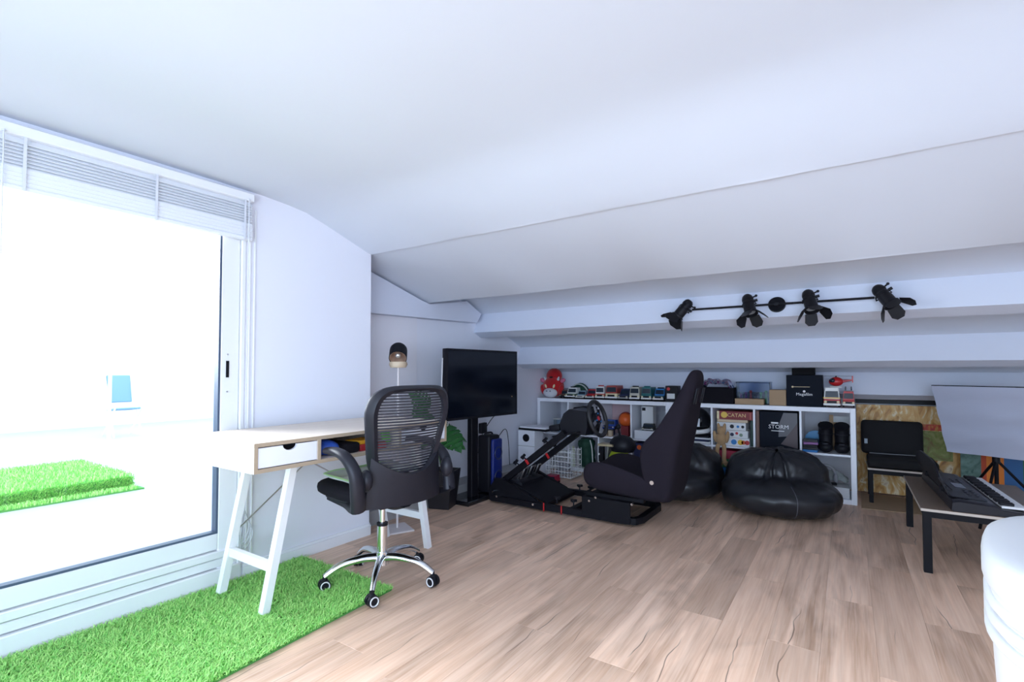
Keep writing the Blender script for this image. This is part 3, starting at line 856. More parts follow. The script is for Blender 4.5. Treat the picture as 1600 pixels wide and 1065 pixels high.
# front wedge plates that hold the arms
for y in (3.345, 3.845):
    poly = [(-2.46, .015), (-1.98, .03), (-2.02, .075), (-2.33, .20), (-2.40, .20), (-2.47, .10)]
    B('front_plate', MB().prism(poly, .03, Matrix(((1, 0, 0, 0), (0, 0, 1, y), (0, 1, 0, 0), (0, 0, 0, 1)))))
for (xx, zz) in ((-2.40, .10), (-2.36, .065), (-2.02, .05)): B('bolt', MB().cyl((xx, 3.305, zz), (xx, 3.345, zz), .009, n=10), CHROME, 40)
# pedal plate and pedals
B('pedal_plate', MB().box((-2.10, 3.61, .105), (.36, .44, .016), (0, R(17), 0), .004), BLKMT)
B('pedal_base', MB().box((-2.28, 3.61, .15), (.16, .36, .07), (0, R(10), 0), .015, 2), BLKPL, 40)
for y in (3.49, 3.60, 3.71):
    p = B('pedal', MB().tube([(-2.30, y, .15), (-2.235, y, .27)], .008, 8).box((-2.215, y, .235), (.010, .055, .105), (0, R(24), 0), .003), STEEL, 40)
    B('pedal_grip', MB().box((-2.209, y, .235), (.004, .030, .08), (0, R(24), 0)), BLKPL, None, p)
# two arms rising to the wheel
for y in (3.42, 3.75):
    B('arm', rod4((-2.42, y, .13), (-1.80, y, .60), .045, .045, (0, 1, 0)))
    cl = B('arm_clip', MB().box((-2.13, y-.024, .352), (.022, .006, .05), (0, R(-37), 0), .002), RED)
mb = MB()
def knob(mb, p, ax):
    p = Vector(p); ax = Vector(ax).normalized(); mb.cyl(p, p+ax*.035, .005, n=8)
    c = p+ax*.042
    o1 = ax.orthogonal().normalized(); o2 = ax.cross(o1)
    for k in range(3):
        a = k*2*math.pi/3; q_ = c+(o1*math.cos(a)+o2*math.sin(a))*.014
        mb.cyl(q_-ax*.008, q_+ax*.008, .013, n=10)
for p, ax in (((-2.13, 3.40, .365), (-.5, -.6, .6)), ((-2.20, 3.40, .315), (-.5, -.6, .6)), ((-2.03, 3.73, .425), (-.5, -.5, .7)), ((-1.93, 3.40, .51), (-.5, -.6, .6))):
    m_ = MB(); knob(m_, p, ax); B('star_knob', m_, BLKPL, 40)
for p in ((-1.90, 3.87, .06), (-1.80, 3.87, .06), (-1.86, 3.40, .06), (-1.72, 3.40, .06)):
    m_ = MB(); knob(m_, p, (0, 0, 1)); B('star_knob', m_, BLKPL, 40)
for xx in (-1.93, -1.78):
    B('rail_clip', MB().lo((xx, 3.308, .012), (xx+.008, 3.314, .075)), RED)
B('rail_clip', MB().lo((-1.66, 3.84, .06), (-1.64, 3.86, .12)), RED)
# wheel base
B('wheel_plate', MB().box((-1.80, 3.585, .585), (.22, .36, .012), (0, R(-12), 0), .003))
mb = MB()
wp = [(-1.855, .59), (-1.65, .585), (-1.635, .66), (-1.645, .765), (-1.79, .775), (-1.835, .74), (-1.87, .66)]
mb.prism(wp, .25, Matrix(((1, 0, 0, 0), (0, 0, 1, 3.46), (0, 1, 0, 0), (0, 0, 0, 1))))
B('motor_housing', mb, BLKPL, 25)
B('motor_collar', MB().cyl((-1.65, 3.585, .70), (-1.625, 3.585, .706), .085, .075, 24), BLKPL, 40)
B('desk_clamp', MB().box((-1.935, 3.585, .62), (.10, .20, .05), (0, R(-10), 0), .015, 2), BLKPL, 40)
wn = Vector((.96, -.03, .27)).normalized(); wc = Vector((-1.605, 3.585, .705))
wu = Vector((0, 1, 0)); wv = wn.cross(wu).normalized(); wu = wv.cross(wn)
wv = -wv if wv.z < 0 else wv
rim = [wc+(wu*math.cos(a)+wv*math.sin(a))*.132 for a in [2*math.pi*i/40 for i in range(40)]]
sw = B('steering_wheel', MB().tube(rim, .0165, 10, True), mat('wheel_leather', (.015, .015, .018), .55), 60)
B('hub', MB().cyl(wc-wn*.03, wc+wn*.006, .052, .048, 24), BLKPL, 40, sw)
for a in (R(90), R(205), R(335)):
    p = wc+(wu*math.cos(a)+wv*math.sin(a))*.04; p2 = wc+(wu*math.cos(a)+wv*math.sin(a))*.122
    tdir = (wv*math.cos(a)-wu*math.sin(a))
    B('spoke', rod4(p, p2, .030, .005, tdir), STEEL, None, sw)
B('centre_cap', MB().cyl(wc+wn*.006, wc+wn*.011, .017, n=16), mat('red_cap', (.55, .03, .04), .4), 40, sw)
for k in range(6):
    a = 2*math.pi*k/6+.3
    c_ = wc+(wu*math.cos(a)+wv*math.sin(a))*.038
    B('button', MB().cyl(c_+wn*.005, c_+wn*.012, .006, n=10), SKYB if k % 2 else GRYPL, 40, sw)
# seat support box and sliders
for y in (3.315, 3.865):
    B('seat_support', MB().lo((-1.612, y, .022), (-1.25, y+.012, .168), .002))
B('seat_crossplate', MB().lo((-1.612, 3.327, .155), (-1.25, 3.865, .168)))
B('seat_slider', MB().lo((-1.60, 3.36, .17), (-1.17, 3.40, .195)).lo((-1.60, 3.78, .17), (-1.17, 3.82, .195)), BLKMT)
for (xx, zz) in ((-1.55, .145), (-1.50, .175), (-1.235, .165)): B('bolt', MB().cyl((xx, 3.305, zz), (xx, 3.318, zz), .008, n=10), CHROME, 40)
B('slider_lever', MB().tube([(-1.62, 3.45, .165), (-1.66, 3.45, .16), (-1.66, 3.72, .16), (-1.62, 3.72, .165)], .006, 8), BLKMT, 40)
# bucket seat: lofted sections
YC = 3.585
SEATM = mat('seat_fabric', (.019, .015, .022), .92, bump=.12, bscale=350, spec=.15)
def loft_rows(rows, name):
    n = len(rows[0]); vs = [p for r_ in rows for p in r_]; K = len(rows)
    fs = [(i*n+k, i*n+(k+1) % n, (i+1)*n+(k+1) % n, (i+1)*n+k) for i in range(K-1) for k in range(n)]
    fs += [tuple(range(n-1, -1, -1)), tuple((K-1)*n+k for k in range(n))]
    o = build(name, MB().add(vs, fs), SEATM, rg, 180)
    md = o.modifiers.new('soft', 'SUBSURF'); md.levels = 1; md.render_levels = 2
    return o
US = [-1, -.93, -.8, -.62, -.4, 0, .4, .62, .8, .93, 1]
# backrest: rear X, front X at the middle, front X at the bolsters, half width
rows = []
for z_, xr, xc, xf, hw in ((.175, -1.02, -1.05, -1.05, .20), (.20, -.995, -1.07, -1.11, .235), (.30, -.975, -1.08, -1.185, .25), (.43, -.955, -1.06, -1.215, .258), (.56, -.93, -1.03, -1.225, .26),
                           (.625, -.917, -1.01, -1.15, .255), (.70, -.90, -.99, -1.08, .245), (.80, -.88, -.965, -1.02, .225), (.89, -.86, -.94, -.965, .185), (.98, -.84, -.92, -.925, .145), (1.04, -.835, -.90, -.90, .122), (1.068, -.845, -.885, -.885, .095), (1.078, -.855, -.875, -.875, .05)):
    r_ = []
    for u_ in US:
        w_ = abs(u_)**3.
        r_.append(Vector((xc+(xf-xc)*w_+(.02 if abs(u_) == 1 else 0), YC+hw*u_*(1 if abs(u_) < 1 else .985), z_)))
    for u_ in (1, .8, .3, -.3, -.8, -1):
        r_.append(Vector((xr-(.035 if abs(u_) == 1 else 0), YC+hw*u_*(1 if abs(u_) < 1 else .99), z_)))
    rows.append(r_)
loft_rows(rows, 'backrest')
rows = []
for x_, zb, zc, zs, hw in ((-1.632, .275, .325, .33, .19), (-1.622, .245, .355, .37, .235), (-1.585, .222, .375, .41, .25), (-1.52, .205, .385, .435, .258), (-1.42, .195, .37, .43, .26), (-1.32, .188, .345, .405, .26), (-1.22, .18, .33, .37, .255), (-1.13, .172, .31, .34, .25), (-1.07, .172, .29, .30, .24), (-1.045, .185, .26, .26, .21)):
    r_ = [Vector((x_, YC+hw*u_, zc+(zs-zc)*abs(u_)**2.2-(.03 if abs(u_) == 1 else 0))) for u_ in US]
    r_ += [Vector((x_, YC+hw*u_*.97, zb+(.03 if abs(u_) == 1 else 0))) for u_ in (1, .8, .3, -.3, -.8, -1)]
    rows.append(r_)
loft_rows(rows, 'seat')
for dy in (-.085, .085):
    B('harness_slot', MB().box((-.852, YC+dy, .90), (.012, .06, .11), (0, R(12), 0), .004, 2), BLKPL, 40)
B('recliner_bolt', MB().cyl((-1.10, 3.318, .325), (-1.10, 3.338, .325), .014, n=14), CHROME, 40)
# gear shifter on the far side
sh = B('shifter_post', MB().lo((-1.74, 3.90, .0), (-1.70, 3.94, .44)), BLKMT)
m_ = MB()
for zz in (.10, .17, .24, .31, .38): m_.cyl((-1.735, 3.893, zz), (-1.735, 3.902, zz), .008, n=8)
B('post_bolts', m_, WHT, 40, sh)
B('shifter_plate', MB().box((-1.66, 3.90, .463), (.13, .10, .018), None, .002), mat('brass_plate', (.55, .45, .28), .35, .6), None, sh)
B('shifter_body', MB().ell((-1.55, 3.95, .46), (.11, .09, .085), None, 18, 10, lambda p: Vector((p.x, p.y, max(p.z, -.05)))), BLKPL, 50, sh)
B('shifter_knob', MB().tube([(-1.56, 3.93, .52), (-1.57, 3.91, .60)], .007, 8).ell((-1.57, 3.91, .615), (.02, .02, .022), None, 12, 8), BLKPL, 60, sh)

# ================================================================== SHELF UNITS
def shelf_unit(name, label, x0, group):
    t = T(name, label, 'shelf unit', (x0+.74, 5.06, 0), 0, group)
    y0, y1 = 4.87, 5.26
    build('side', MB().lo((x0, y0, 0), (x0+.038, y1, .77), .002), LAM, t)
    build('side', MB().lo((x0+1.442, y0, 0), (x0+1.48, y1, .77), .002), LAM, t)
    build('top', MB().lo((x0+.038, y0, .732), (x0+1.442, y1, .77), .002), LAM, t)
    build('bottom', MB().lo((x0+.038, y0, 0), (x0+1.442, y1, .038), .002), LAM, t)
    cw = (1.404-.048)/4
    for k in range(1, 4):
        xx = x0+.038+k*cw+(k-1)*.016
        build('divider', MB().lo((xx, y0+.004, .038), (xx+.016, y1, .732)), LAM, t)
    for k in range(4):
        xx = x0+.038+k*(cw+.016)
        build('middle_shelf', MB().lo((xx, y0+.004, .377), (xx+cw, y1, .393)), LAM, t)
    return t
UA, UB = -2.915, -1.435
shelf_unit('shelf_unit', 'left white cube shelf unit behind the racing wheel', UA, 'white cube shelf units')
shelf_unit('shelf_unit', 'right white cube shelf unit behind the bean bags', UB, 'white cube shelf units')
def cell(u, k, row_):
    x0 = u+.038+k*(.339+.016)
    return x0, x0+.339, (.393 if row_ else .038)
def thing1(name, label, cat, mb, m, smooth=None, group=None):
    return tag(build(name, mb, m, None, smooth), label, cat, group)
FB = Matrix(((1, 0, 0, 0), (0, 0, -1, 0), (0, 1, 0, 0), (0, 0, 0, 1)))  # text plane: reads from -Y
def face_text(x_, y_, z_, tilt=0): return Matrix.Translation((x_, y_, z_)) @ FB

# ---- left unit, upper row
a, b_, z = cell(UA, 0, 1)
t = T('glass_jar', 'clear square glass vase in the leftmost upper cube', 'vase', (a+.16, 5.0, z))
build('glass', MB().lo((a+.12, 4.96, z+.001), (a+.20, 5.04, z+.14), .004), glass_mat('pale_glass', (.75, .86, .92)), t)
build('rim', MB().lo((a+.118, 4.958, z+.136), (a+.202, 5.042, z+.146)), WHT, t)
a, b_, z = cell(UA, 1, 1)
t = T('amplifier', 'black stereo device with knobs in the cube behind the wheel', 'amplifier', (a+.14, 5.05, z))
build('case', MB().lo((a+.02, 4.94, z+.001), (a+.25, 5.2, z+.28), .006), BLKPL, t)
for k in range(3): build('front_strip', MB().lo((a+.05, 4.936, z+.06+.07*k), (a+.22, 4.94, z+.075+.07*k)), STEEL, t)
thing1('plastic_box', 'clear plastic box beside the black stereo device', 'box', MB().lo((a+.262, 4.95, z+.001), (a+.33, 5.1, z+.20), .004), glass_mat('pale_glass', ()))
a, b_, z = cell(UA, 2, 1)
thing1('pink_board', 'pale pink board standing at the back of a shelf cube', 'board', MB().lo((a+.004, 5.22, z+.001), (b_-.004, 5.235, z+.325)), mat('pale_pink', (.55, .38, .40), .7))
thing1('red_box', 'dark red box in the shelf cube behind the orange ball', 'box', MB().lo((a+.20, 5.115, z+.001), (b_-.005, 5.20, z+.22), .003), mat('oxblood', (.16, .012, .018), .5))
t = T('orange_ball', 'orange ball in the shelf cube above the blue toy truck', 'ball', (a+.215, 4.99, z))
build('ball', MB().ell((a+.232, 5.03, z+.17), (.072, .072, .072), None, 24, 14), ORANGE, t, 60)
build('stand', MB().lo((a+.20, 4.97, z+.001), (a+.28, 5.05, z+.11), .004), MAROON, t)
build('ring', MB().tube([(a+.232+.075*math.cos(q_), 5.035, z+.17+.075*math.sin(q_)) for q_ in [2*math.pi*i/24 for i in range(24)]], .006, 6, True), MAROON, t, 60)
for k in range(2):
    thing1('wooden_block', ('small pale wooden block left of the blue toy truck' if k == 0 else 'small pale wooden block under the blue toy truck'), 'block', MB().lo((a+.035+.055*k, 4.90, z+.001), (a+.075+.055*k, 4.94, z+.062), .002), wood_mat('light_wood', (), ()), None, 'wooden blocks in the cube')

# ---- a toy vehicle facing the room
def vehicle(name, label, cx, y0, w, h, ln, body, low=None, bumper=None, roofm=None, z=.772, bonnet=.45, boxy=False, bar=None, group='toy vehicles on the shelf top'):
    t = T(name, label, 'toy', (cx, y0+ln/2, z), 0, group)
    low = low or body; bumper = bumper or WHT; roofm = roofm or body
    wr = min(.022, h*.2)
    build('chassis', MB().lo((cx-w/2*.96, y0+.004, z+wr*.8), (cx+w/2*.96, y0+ln, z+h*bonnet), .006, 2), low, t, 40)
    cy0 = y0+(.006 if boxy else ln*.28)
    top = z+h
    vs = [(cx-w/2*.92, cy0, z+h*bonnet), (cx+w/2*.92, cy0, z+h*bonnet), (cx+w/2*.92, y0+ln, z+h*bonnet), (cx-w/2*.92, y0+ln, z+h*bonnet)]
    sh_ = .01 if boxy else ln*.13
    vs += [(cx-w/2*.80, cy0+sh_, top), (cx+w/2*.80, cy0+sh_, top), (cx+w/2*.80, y0+ln-.006, top), (cx-w/2*.80, y0+ln-.006, top)]
    build('cab', MB().add(vs, [(3, 2, 1, 0), (4, 5, 6, 7), (0, 1, 5, 4), (1, 2, 6, 5), (2, 3, 7, 6), (3, 0, 4, 7)]), roofm, t)
    k0, k1 = .18, .80
    def fpt(u, v): 
        f = k0+(k1-k0)*v
        hw = w/2*(.92-.12*f)*.88
        return (cx-hw+2*hw*u, cy0+sh_*f-.002, z+h*bonnet+(top-z-h*bonnet)*f)
    build('windscreen', MB().slab(fpt, 2, 2, .003), TINT, t)
    build('bumper', MB().lo((cx-w/2, y0-.006, z+wr*.7), (cx+w/2, y0+.006, z+wr*.7+h*.12), .003), bumper, t)
    build('grille', MB().lo((cx-w*.28, y0-.001, z+h*.22), (cx+w*.28, y0+.006, z+h*bonnet*.8)), BLKPL, t)
    for s_ in (-1, 1):
        build('headlight', MB().cyl((cx+s_*w*.37, y0+.006, z+h*bonnet*.66), (cx+s_*w*.37, y0-.002, z+h*bonnet*.66), h*.07, n=10), CREAM, t, 40)
        for yy in (y0+ln*.2, y0+ln*.8):
            build('wheel', MB().cyl((cx+s_*w*.34, yy, z+wr), (cx+s_*w*.49, yy, z+wr), wr, n=14), RUBBER, t, 40)
    if bar: build('light_bar', MB().lo((cx-w*.30, cy0+sh_+.02, top), (cx+w*.30, cy0+sh_+.035, top+.012), .003), bar, t)
    return t
mat_ = thing1('shelf_mat', 'thin black mat along the top of the left shelf unit', 'mat', MB().lo((-2.70, 4.885, .7705), (-1.50, 5.20, .7725)), RUBBER)
zz = .7728
vehicle('toy_truck', 'small brown toy car between the red plush and the green hat', -2.618, 4.91, .075, .085, .15, BROWN, z=zz, bumper=GRYPL)
vehicle('toy_truck', 'green and white toy jeep in front of the green hat', -2.520, 4.90, .12, .115, .16, WHT, low=mat('toy_olive', (.20, .27, .20), .5), z=zz, bar=BLKPL)
vehicle('toy_truck', 'low white and blue toy car right of the green hat', -2.405, 4.90, .10, .082, .18, WHT, roofm=mat('toy_pale_blue', (.25, .38, .48), .4), z=zz)
vehicle('toy_truck', 'low red toy pickup with white bumper on the shelf', -2.288, 4.90, .105, .10, .18, RED, z=zz)
vehicle('toy_truck', 'white and red toy van with roof horns on the shelf', -2.172, 4.90, .105, .135, .17, WHT, low=mat('toy_salmon', (.55, .12, .08), .4), z=zz, boxy=True, bar=RED)
vehicle('toy_truck', 'red toy van with cream stripe, largest in the row', -2.045, 4.90, .135, .145, .20, mat('toy_brick', (.36, .05, .04), .45), low=CREAM, z=zz, boxy=True)
vehicle('toy_truck', 'dark navy toy pickup with chrome bumper on the shelf', -1.918, 4.90, .112, .112, .20, NAVY, z=zz, bumper=STEEL)
vehicle('toy_truck', 'cream toy off-roader with roof lamps on the shelf', -1.795, 4.90, .108, .135, .18, mat('toy_cream', (.55, .52, .44), .4), z=zz, boxy=True, bar=BLKPL)
vehicle('toy_truck', 'teal green toy off-roader with spare wheel on the shelf', -1.674, 4.90, .108, .135, .18, TEAL, z=zz, boxy=True, bar=TEAL)
vehicle('toy_truck', 'blue toy jeep, rightmost of the vehicle row', -1.556, 4.90, .108, .122, .18, SKYB, low=mat('toy_petrol', (.02, .08, .12), .4), z=zz, bar=BLKPL)
bt = thing1('game_box', 'black game box with red badge behind the racing seat', 'box', MB().lo((-1.490, 4.93, .771), (-1.375, 5.05, .925), .002), BLKPL)
build('badge', MB().cyl((-1.46, 4.929, .895), (-1.46, 4.927, .895), .016, n=16), RED, bt)
build('print', MB().lo((-1.475, 4.928, .80), (-1.40, 4.9295, .85)), STEEL, bt)
a, b_, z = cell(UA, 2, 1)
vehicle('toy_truck', 'blue toy monster truck inside the cube beside the orange ball', a+.088, 4.91, .13, .10, .13, mat('toy_royal', (.012, .06, .34), .35), z=z+.065, low=mat('toy_royal', ()), bumper=mat('toy_royal', ()), group='toy vehicles in the cubes')
t_ = thing1('truck_stand', 'dark blue block under the monster truck in the cube', 'block', MB().lo((a+.06, 4.945, z+.001), (a+.115, 5.03, z+.064), .003), NAVY)

# ---- red plush (generic horned dragon), green cap
ps = T('plush_dragon', 'big red plush dragon with white muzzle on the shelf end', 'plush toy', (-2.80, 5.02, .77))
PLU = mat('red_plush', (.50, .008, .012), .95, bump=.4, bscale=120, sheen=.4)
PWH = mat('white_plush', (.66, .66, .70), .95, bump=.3, bscale=120)
def plush(name, mb, m): return build(name, mb, m, ps, 60)
plush('body', MB().ell((-2.795, 5.03, .895), (.130, .09, .122), None, 24, 14), PLU)
plush('hood', MB().ell((-2.795, 5.05, 1.015), (.096, .07, .088), None, 20, 12), PLU)
plush('muzzle', MB().ell((-2.795, 4.955, .825), (.088, .045, .055), None, 20, 12), PWH)
for s_ in (-1, 1):
    plush('nostril', MB().ell((-2.795+s_*.022, 4.912, .845), (.010, .006, .008), None, 10, 6), mat('grey_felt', (.18, .18, .22), .9))
    plush('eye', MB().ell((-2.795+s_*.052, 4.945, .90), (.012, .010, .024), (0, s_*.4, 0), 12, 8), CREAM)
    plush('horn', MB().cyl((-2.795+s_*.075, 5.0, .965), (-2.795+s_*.095, 4.985, 1.005), .020, .006, 12), PWH)
    plush('ear', MB().ell((-2.795+s_*.13, 5.01, .962), (.036, .018, .024), (0, s_*-.5, 0), 14, 8), mat('pink_plush', (.62, .16, .26), .9))
    plush('arm', MB().ell((-2.795+s_*.115, 5.0, .86), (.03, .035, .06), (0, s_*.25, 0), 14, 8), PLU)
plush('mouth', MB().ell((-2.795, 4.975, 1.0), (.024, .012, .010), None, 12, 8), mat('dark_felt', (.03, .004, .006), .9))
cp = T('rounded_hat', 'dark green rounded hat standing on the shelf behind toy cars', 'hat', (-2.515, 5.11, .772))
build('crown', MB().ell((-2.505, 5.13, .772), (.125, .055, .165), None, 24, 12, lambda p: Vector((p.x, p.y, max(p.z, 0.001)))), DGREEN, cp, 60)
build('band', MB().tube([(-2.505+.126*math.cos(a_), 5.085, .774+.15*math.sin(a_)) for a_ in [math.pi*i/16 for i in range(17)]], .008, 6), mat('white_band', (.5, .55, .52), .7), cp, 60)

# ---- right unit top
t = T('black_storage_box', 'black fabric storage box filled with shiny foil on the shelf', 'box', (-1.03, 5.02, .77))
mb = MB()
mb.lo((-1.19, 4.90, .771), (-.865, 4.912, .915)); mb.lo((-1.19, 5.15, .771), (-.865, 5.162, .915)); mb.lo((-1.19, 4.912, .771), (-1.178, 5.15, .915)); mb.lo((-.877, 4.912, .771), (-.865, 5.15, .915)); mb.lo((-1.178, 4.912, .771), (-.877, 5.15, .78))
build('box', mb, BLKFB, t)
FOIL = ramp_mat('iridescent_foil', [(.30, (.10, .08, .25)), (.42, (.5, .12, .3)), (.5, (.75, .78, .85)), (.58, (.12, .25, .55)), (.7, (.55, .5, .6))], 22, 2., .12)
FOIL.node_tree.nodes['Principled BSDF'].inputs['Metallic'].default_value = .85
def foil(u, v):
    x_ = -1.17+.285*u; y_ = 4.92+.22*v
    e_ = min(1, 8*u*(1-u))*min(1, 6*v*(1-v)+.6)
    return (x_, y_, .90+.085*e_+.022*mnoise.noise(Vector((x_*22, y_*22, 1))))
build('foil', MB().slab(foil, 30, 20, .004), FOIL, t, 25)
bn = T('clear_bin', 'clear plastic bin holding coloured bits on the shelf', 'bin', (-.71, 5.08, .77))
PLG = glass_mat('cloudy_glass', (.70, .76, .86), rough=.15)
mb = MB(); mb.lo((-.86, 5.0, .771), (-.582, 5.004, .965)); mb.lo((-.86, 5.16, .771), (-.582, 5.164, .965)); mb.lo((-.86, 5.004, .771), (-.856, 5.16, .965)); mb.lo((-.586, 5.004, .771), (-.582, 5.16, .965)); mb.lo((-.856, 5.004, .771), (-.586, 5.16, .777))
build('walls', mb, PLG, bn)
build('rim', MB().tube([(-.86, 5.0, .965), (-.582, 5.0, .965), (-.582, 5.164, .965), (-.86, 5.164, .965)], .005, 6, True), PLG, bn, 60)
for k in range(6):
    thing1('toy_figure', ['leftmost purple plastic piece inside the clear bin', 'second purple plastic piece from left in the clear bin', 'red plastic piece inside the clear bin', 'navy plastic piece inside the clear bin', 'green plastic piece right of the navy one in the clear bin', 'rightmost green plastic piece inside the clear bin'][k], 'toy', MB().cyl((-.83+.042*k, 5.06+.02*(k % 2), .778), (-.83+.042*k, 5.06, .84+.015*(k % 3)), .014, .008, 10).ell((-.83+.042*k, 5.06, .85+.015*(k % 3)), (.014, .014, .014), None, 10, 6),
           [mat('toy_purple', (.22, .06, .25), .4), mat('toy_purple', ()), RED, NAVY, mat('toy_green', (.03, .35, .10), .4), mat('toy_green', ())][k], 50, 'coloured pieces in the clear bin')
thing1('cardboard_tray', 'low brown cardboard box in front of the clear bin', 'box', MB().lo((-.855, 4.90, .771), (-.62, 4.985, .822), .002), CARD)
thing1('cardboard_box', 'plain brown cardboard box left of the big black box', 'box', MB().lo((-.578, 4.92, .771), (-.448, 5.08, .905), .002), CARD)
t = T('black_carton', 'large black carton with gold line and white lettering on the shelf', 'box', (-.315, 5.03, .77))
NAVB = mat('navy_black_card', (.005, .008, .016), .6, spec=.1)
build('carton', MB().lo((-.445, 4.92, .771), (-.180, 5.16, 1.035), .002), NAVB, t)
build('gold_line', MB().lo((-.40, 4.9185, .933), (-.27, 4.9195, .937)).cyl((-.398, 4.9195, .935), (-.398, 4.9182, .935), .008, n=12), mat('gold_print', (.65, .50, .28), .4), t)
mb = MB().text('Megafilm', .034, face_text(-.312, 4.9188, .872), .0004); mb.cyl((-.312, 4.9195, .897), (-.312, 4.9185, .897), .010, n=12)
build('lettering', mb, mat('white_print', (.75, .76, .78), .5), t)
thing1('black_carton_small', 'small black box on top of the large black carton', 'box', MB().lo((-.405, 4.96, 1.036), (-.235, 5.08, 1.095), .002), mat('black_card', (.004, .004, .006), .6, spec=.1))
fk = vehicle('toy_fire_engine', 'white and red toy fire engine at the right shelf end', -.115, 4.89, .12, .15, .20, WHT, low=RED, z=.772, boxy=True, bar=YEL, group=None)
build('stripe', MB().lo((-.175, 4.886, .845), (-.055, 4.8905, .853)), YEL, fk)
build('windscreen_visor', MB().lo((-.165, 4.90, .90), (-.065, 4.915, .935), .006), WHT, fk)
fk2 = vehicle('toy_truck', 'red toy ladder truck behind the white fire engine', .0, 4.94, .084, .13, .20, RED, z=.772, boxy=True, group=None)
build('ladder', MB().tube([(-.02, 4.96, .915), (-.02, 5.13, .935)], .005, 6).tube([(.02, 4.96, .915), (.02, 5.13, .935)], .005, 6), GRYPL, fk2)
hc = T('toy_helicopter', 'red and white toy helicopter resting on the toy fire trucks', 'toy', (-.08, 5.0, .92))
build('cabin', MB().ell((-.085, 5.0, .982), (.052, .036, .038), None, 18, 10), RED, hc, 60)
build('skid', MB().lo((-.13, 4.97, .932), (-.045, 5.03, .944), .004), WHT, hc)
build('tail_boom', MB().tube([(-.045, 5.0, .985), (.028, 5.0, .995)], [.014, .006], 8).lo((.024, 4.997, .975), (.034, 5.003, 1.03)), RED, hc, 40)
build('rotor', MB().cyl((-.085, 5.0, 1.015), (-.085, 5.0, 1.028), .006, n=8).lo((-.172, 4.993, 1.027), (.03, 5.007, 1.030)).lo((-.092, 4.90, 1.027), (-.078, 5.11, 1.030)), GRYPL, hc)
build('window', MB().ell((-.108, 4.985, .990), (.024, .028, .02), None, 12, 8), TINT, hc, 60)

# ---- left unit col 3 upper, lower row of left unit
a, b_, z = cell(UA, 3, 1)
thing1('white_tray', 'white lidded tray box at the bottom of a shelf cube', 'box', MB().lo((a+.02, 4.885, z+.001), (b_-.03, 5.15, z+.085), .003), LAM)
t = thing1('white_carton', 'tall white carton with dark square label in a cube', 'box', MB().lo((a+.055, 5.0, z+.087), (a+.175, 5.1, z+.32), .002), mat('white_card', (.72, .73, .74), .6))
build('label_print', MB().lo((a+.062, 4.9985, z+.275), (a+.098, 4.9995, z+.305)), BLKPL, t)
vehicle('toy_car', 'dark green toy sports car on the white tray box', a+.15, 4.89, .12, .065, .10, mat('toy_dark', (.02, .03, .03), .3), z=z+.087, group='toy vehicles in the cubes')
a, b_, z = cell(UA, 1, 0)
t = T('green_sack', 'bulging dark green cloth sack in the lower shelf cube', 'bag', (a+.17, 5.0, z))
def sack(u, v):
    th = 2*math.pi*u; zz_ = .30*v
    r_ = .082+.010*abs(math.sin(v*math.pi*3))+.006*math.sin(5*th+v*4)
    if v > .95 or v < .03: r_ *= .75
    return (a+.155+r_*1.0*math.cos(th), 5.0+r_*.9*math.sin(th), z+.002+zz_)
build('sack', MB().grid(sack, 32, 22, True).add([sack(i/32, 1) for i in range(32)], [tuple(range(32))]), DGREEN, t, 60)
build('drawstring', MB().tube(bez([(a+.235, 4.91, z+.30), (a+.262, 4.895, z+.22), (a+.27, 4.895, z+.1), (a+.268, 4.9, z+.02)], 6), .006, 6), WHT, t, 60)
thing1('pale_bottle', 'pale yellow plastic bottle left of the green sack', 'bottle', MB().lathe([(.022, 0), (.024, .01), (.024, .16), (.012, .19), (.012, .215), (.0005, .216)], 14, Matrix.Translation((a+.015+.02, 4.915, z+.001))), mat('pale_lime', (.55, .62, .40), .4), 40)
a, b_, z = cell(UA, 2, 0)
thing1('lime_bag', 'lime yellow cloth bag slumped in the lower cube', 'bag', MB().ell((a+.17, 5.0, z+.11), (.098, .10, .15), None, 22, 12, lambda p: Vector((p.x*(1.2-max(p.z, -.1)*2.5), p.y, max(p.z, -.1)))), LIME, 60)
thing1('grey_folder', 'grey cardboard folder leaning in the lower cube', 'folder', MB().box((a+.028, 5.12, z+.13), (.02, .22, .25), (0, R(5), 0), .002), mat('grey_card', (.35, .34, .33), .7))
a, b_, z = cell(UA, 3, 0)
t = thing1('navy_carton', 'navy blue carton with orange dot in the lower cube', 'box', MB().lo((a+.01, 4.90, z+.001), (a+.25, 5.15, z+.31), .002), mat('navy_card', (.02, .03, .12), .5))
build('orange_dot', MB().cyl((a+.065, 4.8995, z+.27), (a+.065, 4.8985, z+.27), .024, n=18), ORANGE, t)

# ---- right unit
a, b_, z = cell(UB, 0, 1)
hm = T('helmet', 'black and white motorcycle helmet in a shelf cube', 'helmet', (a+.18, 5.03, z+.07))
build('shell', MB().ell((a+.18, 5.03, z+.20), (.125, .135, .125), None, 26, 16, lambda p: Vector((p.x, p.y, max(p.z, -.10)))), GLOSSB, hm, 60)
build('visor', MB().grid(lambda u, v: (a+.18+.127*math.cos(R(205+90*u)), 5.03+.137*math.sin(R(205+90*u)), z+.155+.075*v), 14, 5).grid(lambda u, v: (a+.18+.124*math.cos(R(205+90*u)), 5.03+.134*math.sin(R(205+90*u)), z+.155+.075*v), 14, 5), mat('pale_visor', (.60, .66, .72), .15), hm, 60)
build('chin_guard', MB().tube([(a+.18+.128*math.cos(R(185+170*i/16)), 5.03+.14*math.sin(R(185+170*i/16)), z+.125-.02*math.sin(math.pi*i/16)) for i in range(17)], .022, 8), WHT, hm, 60)
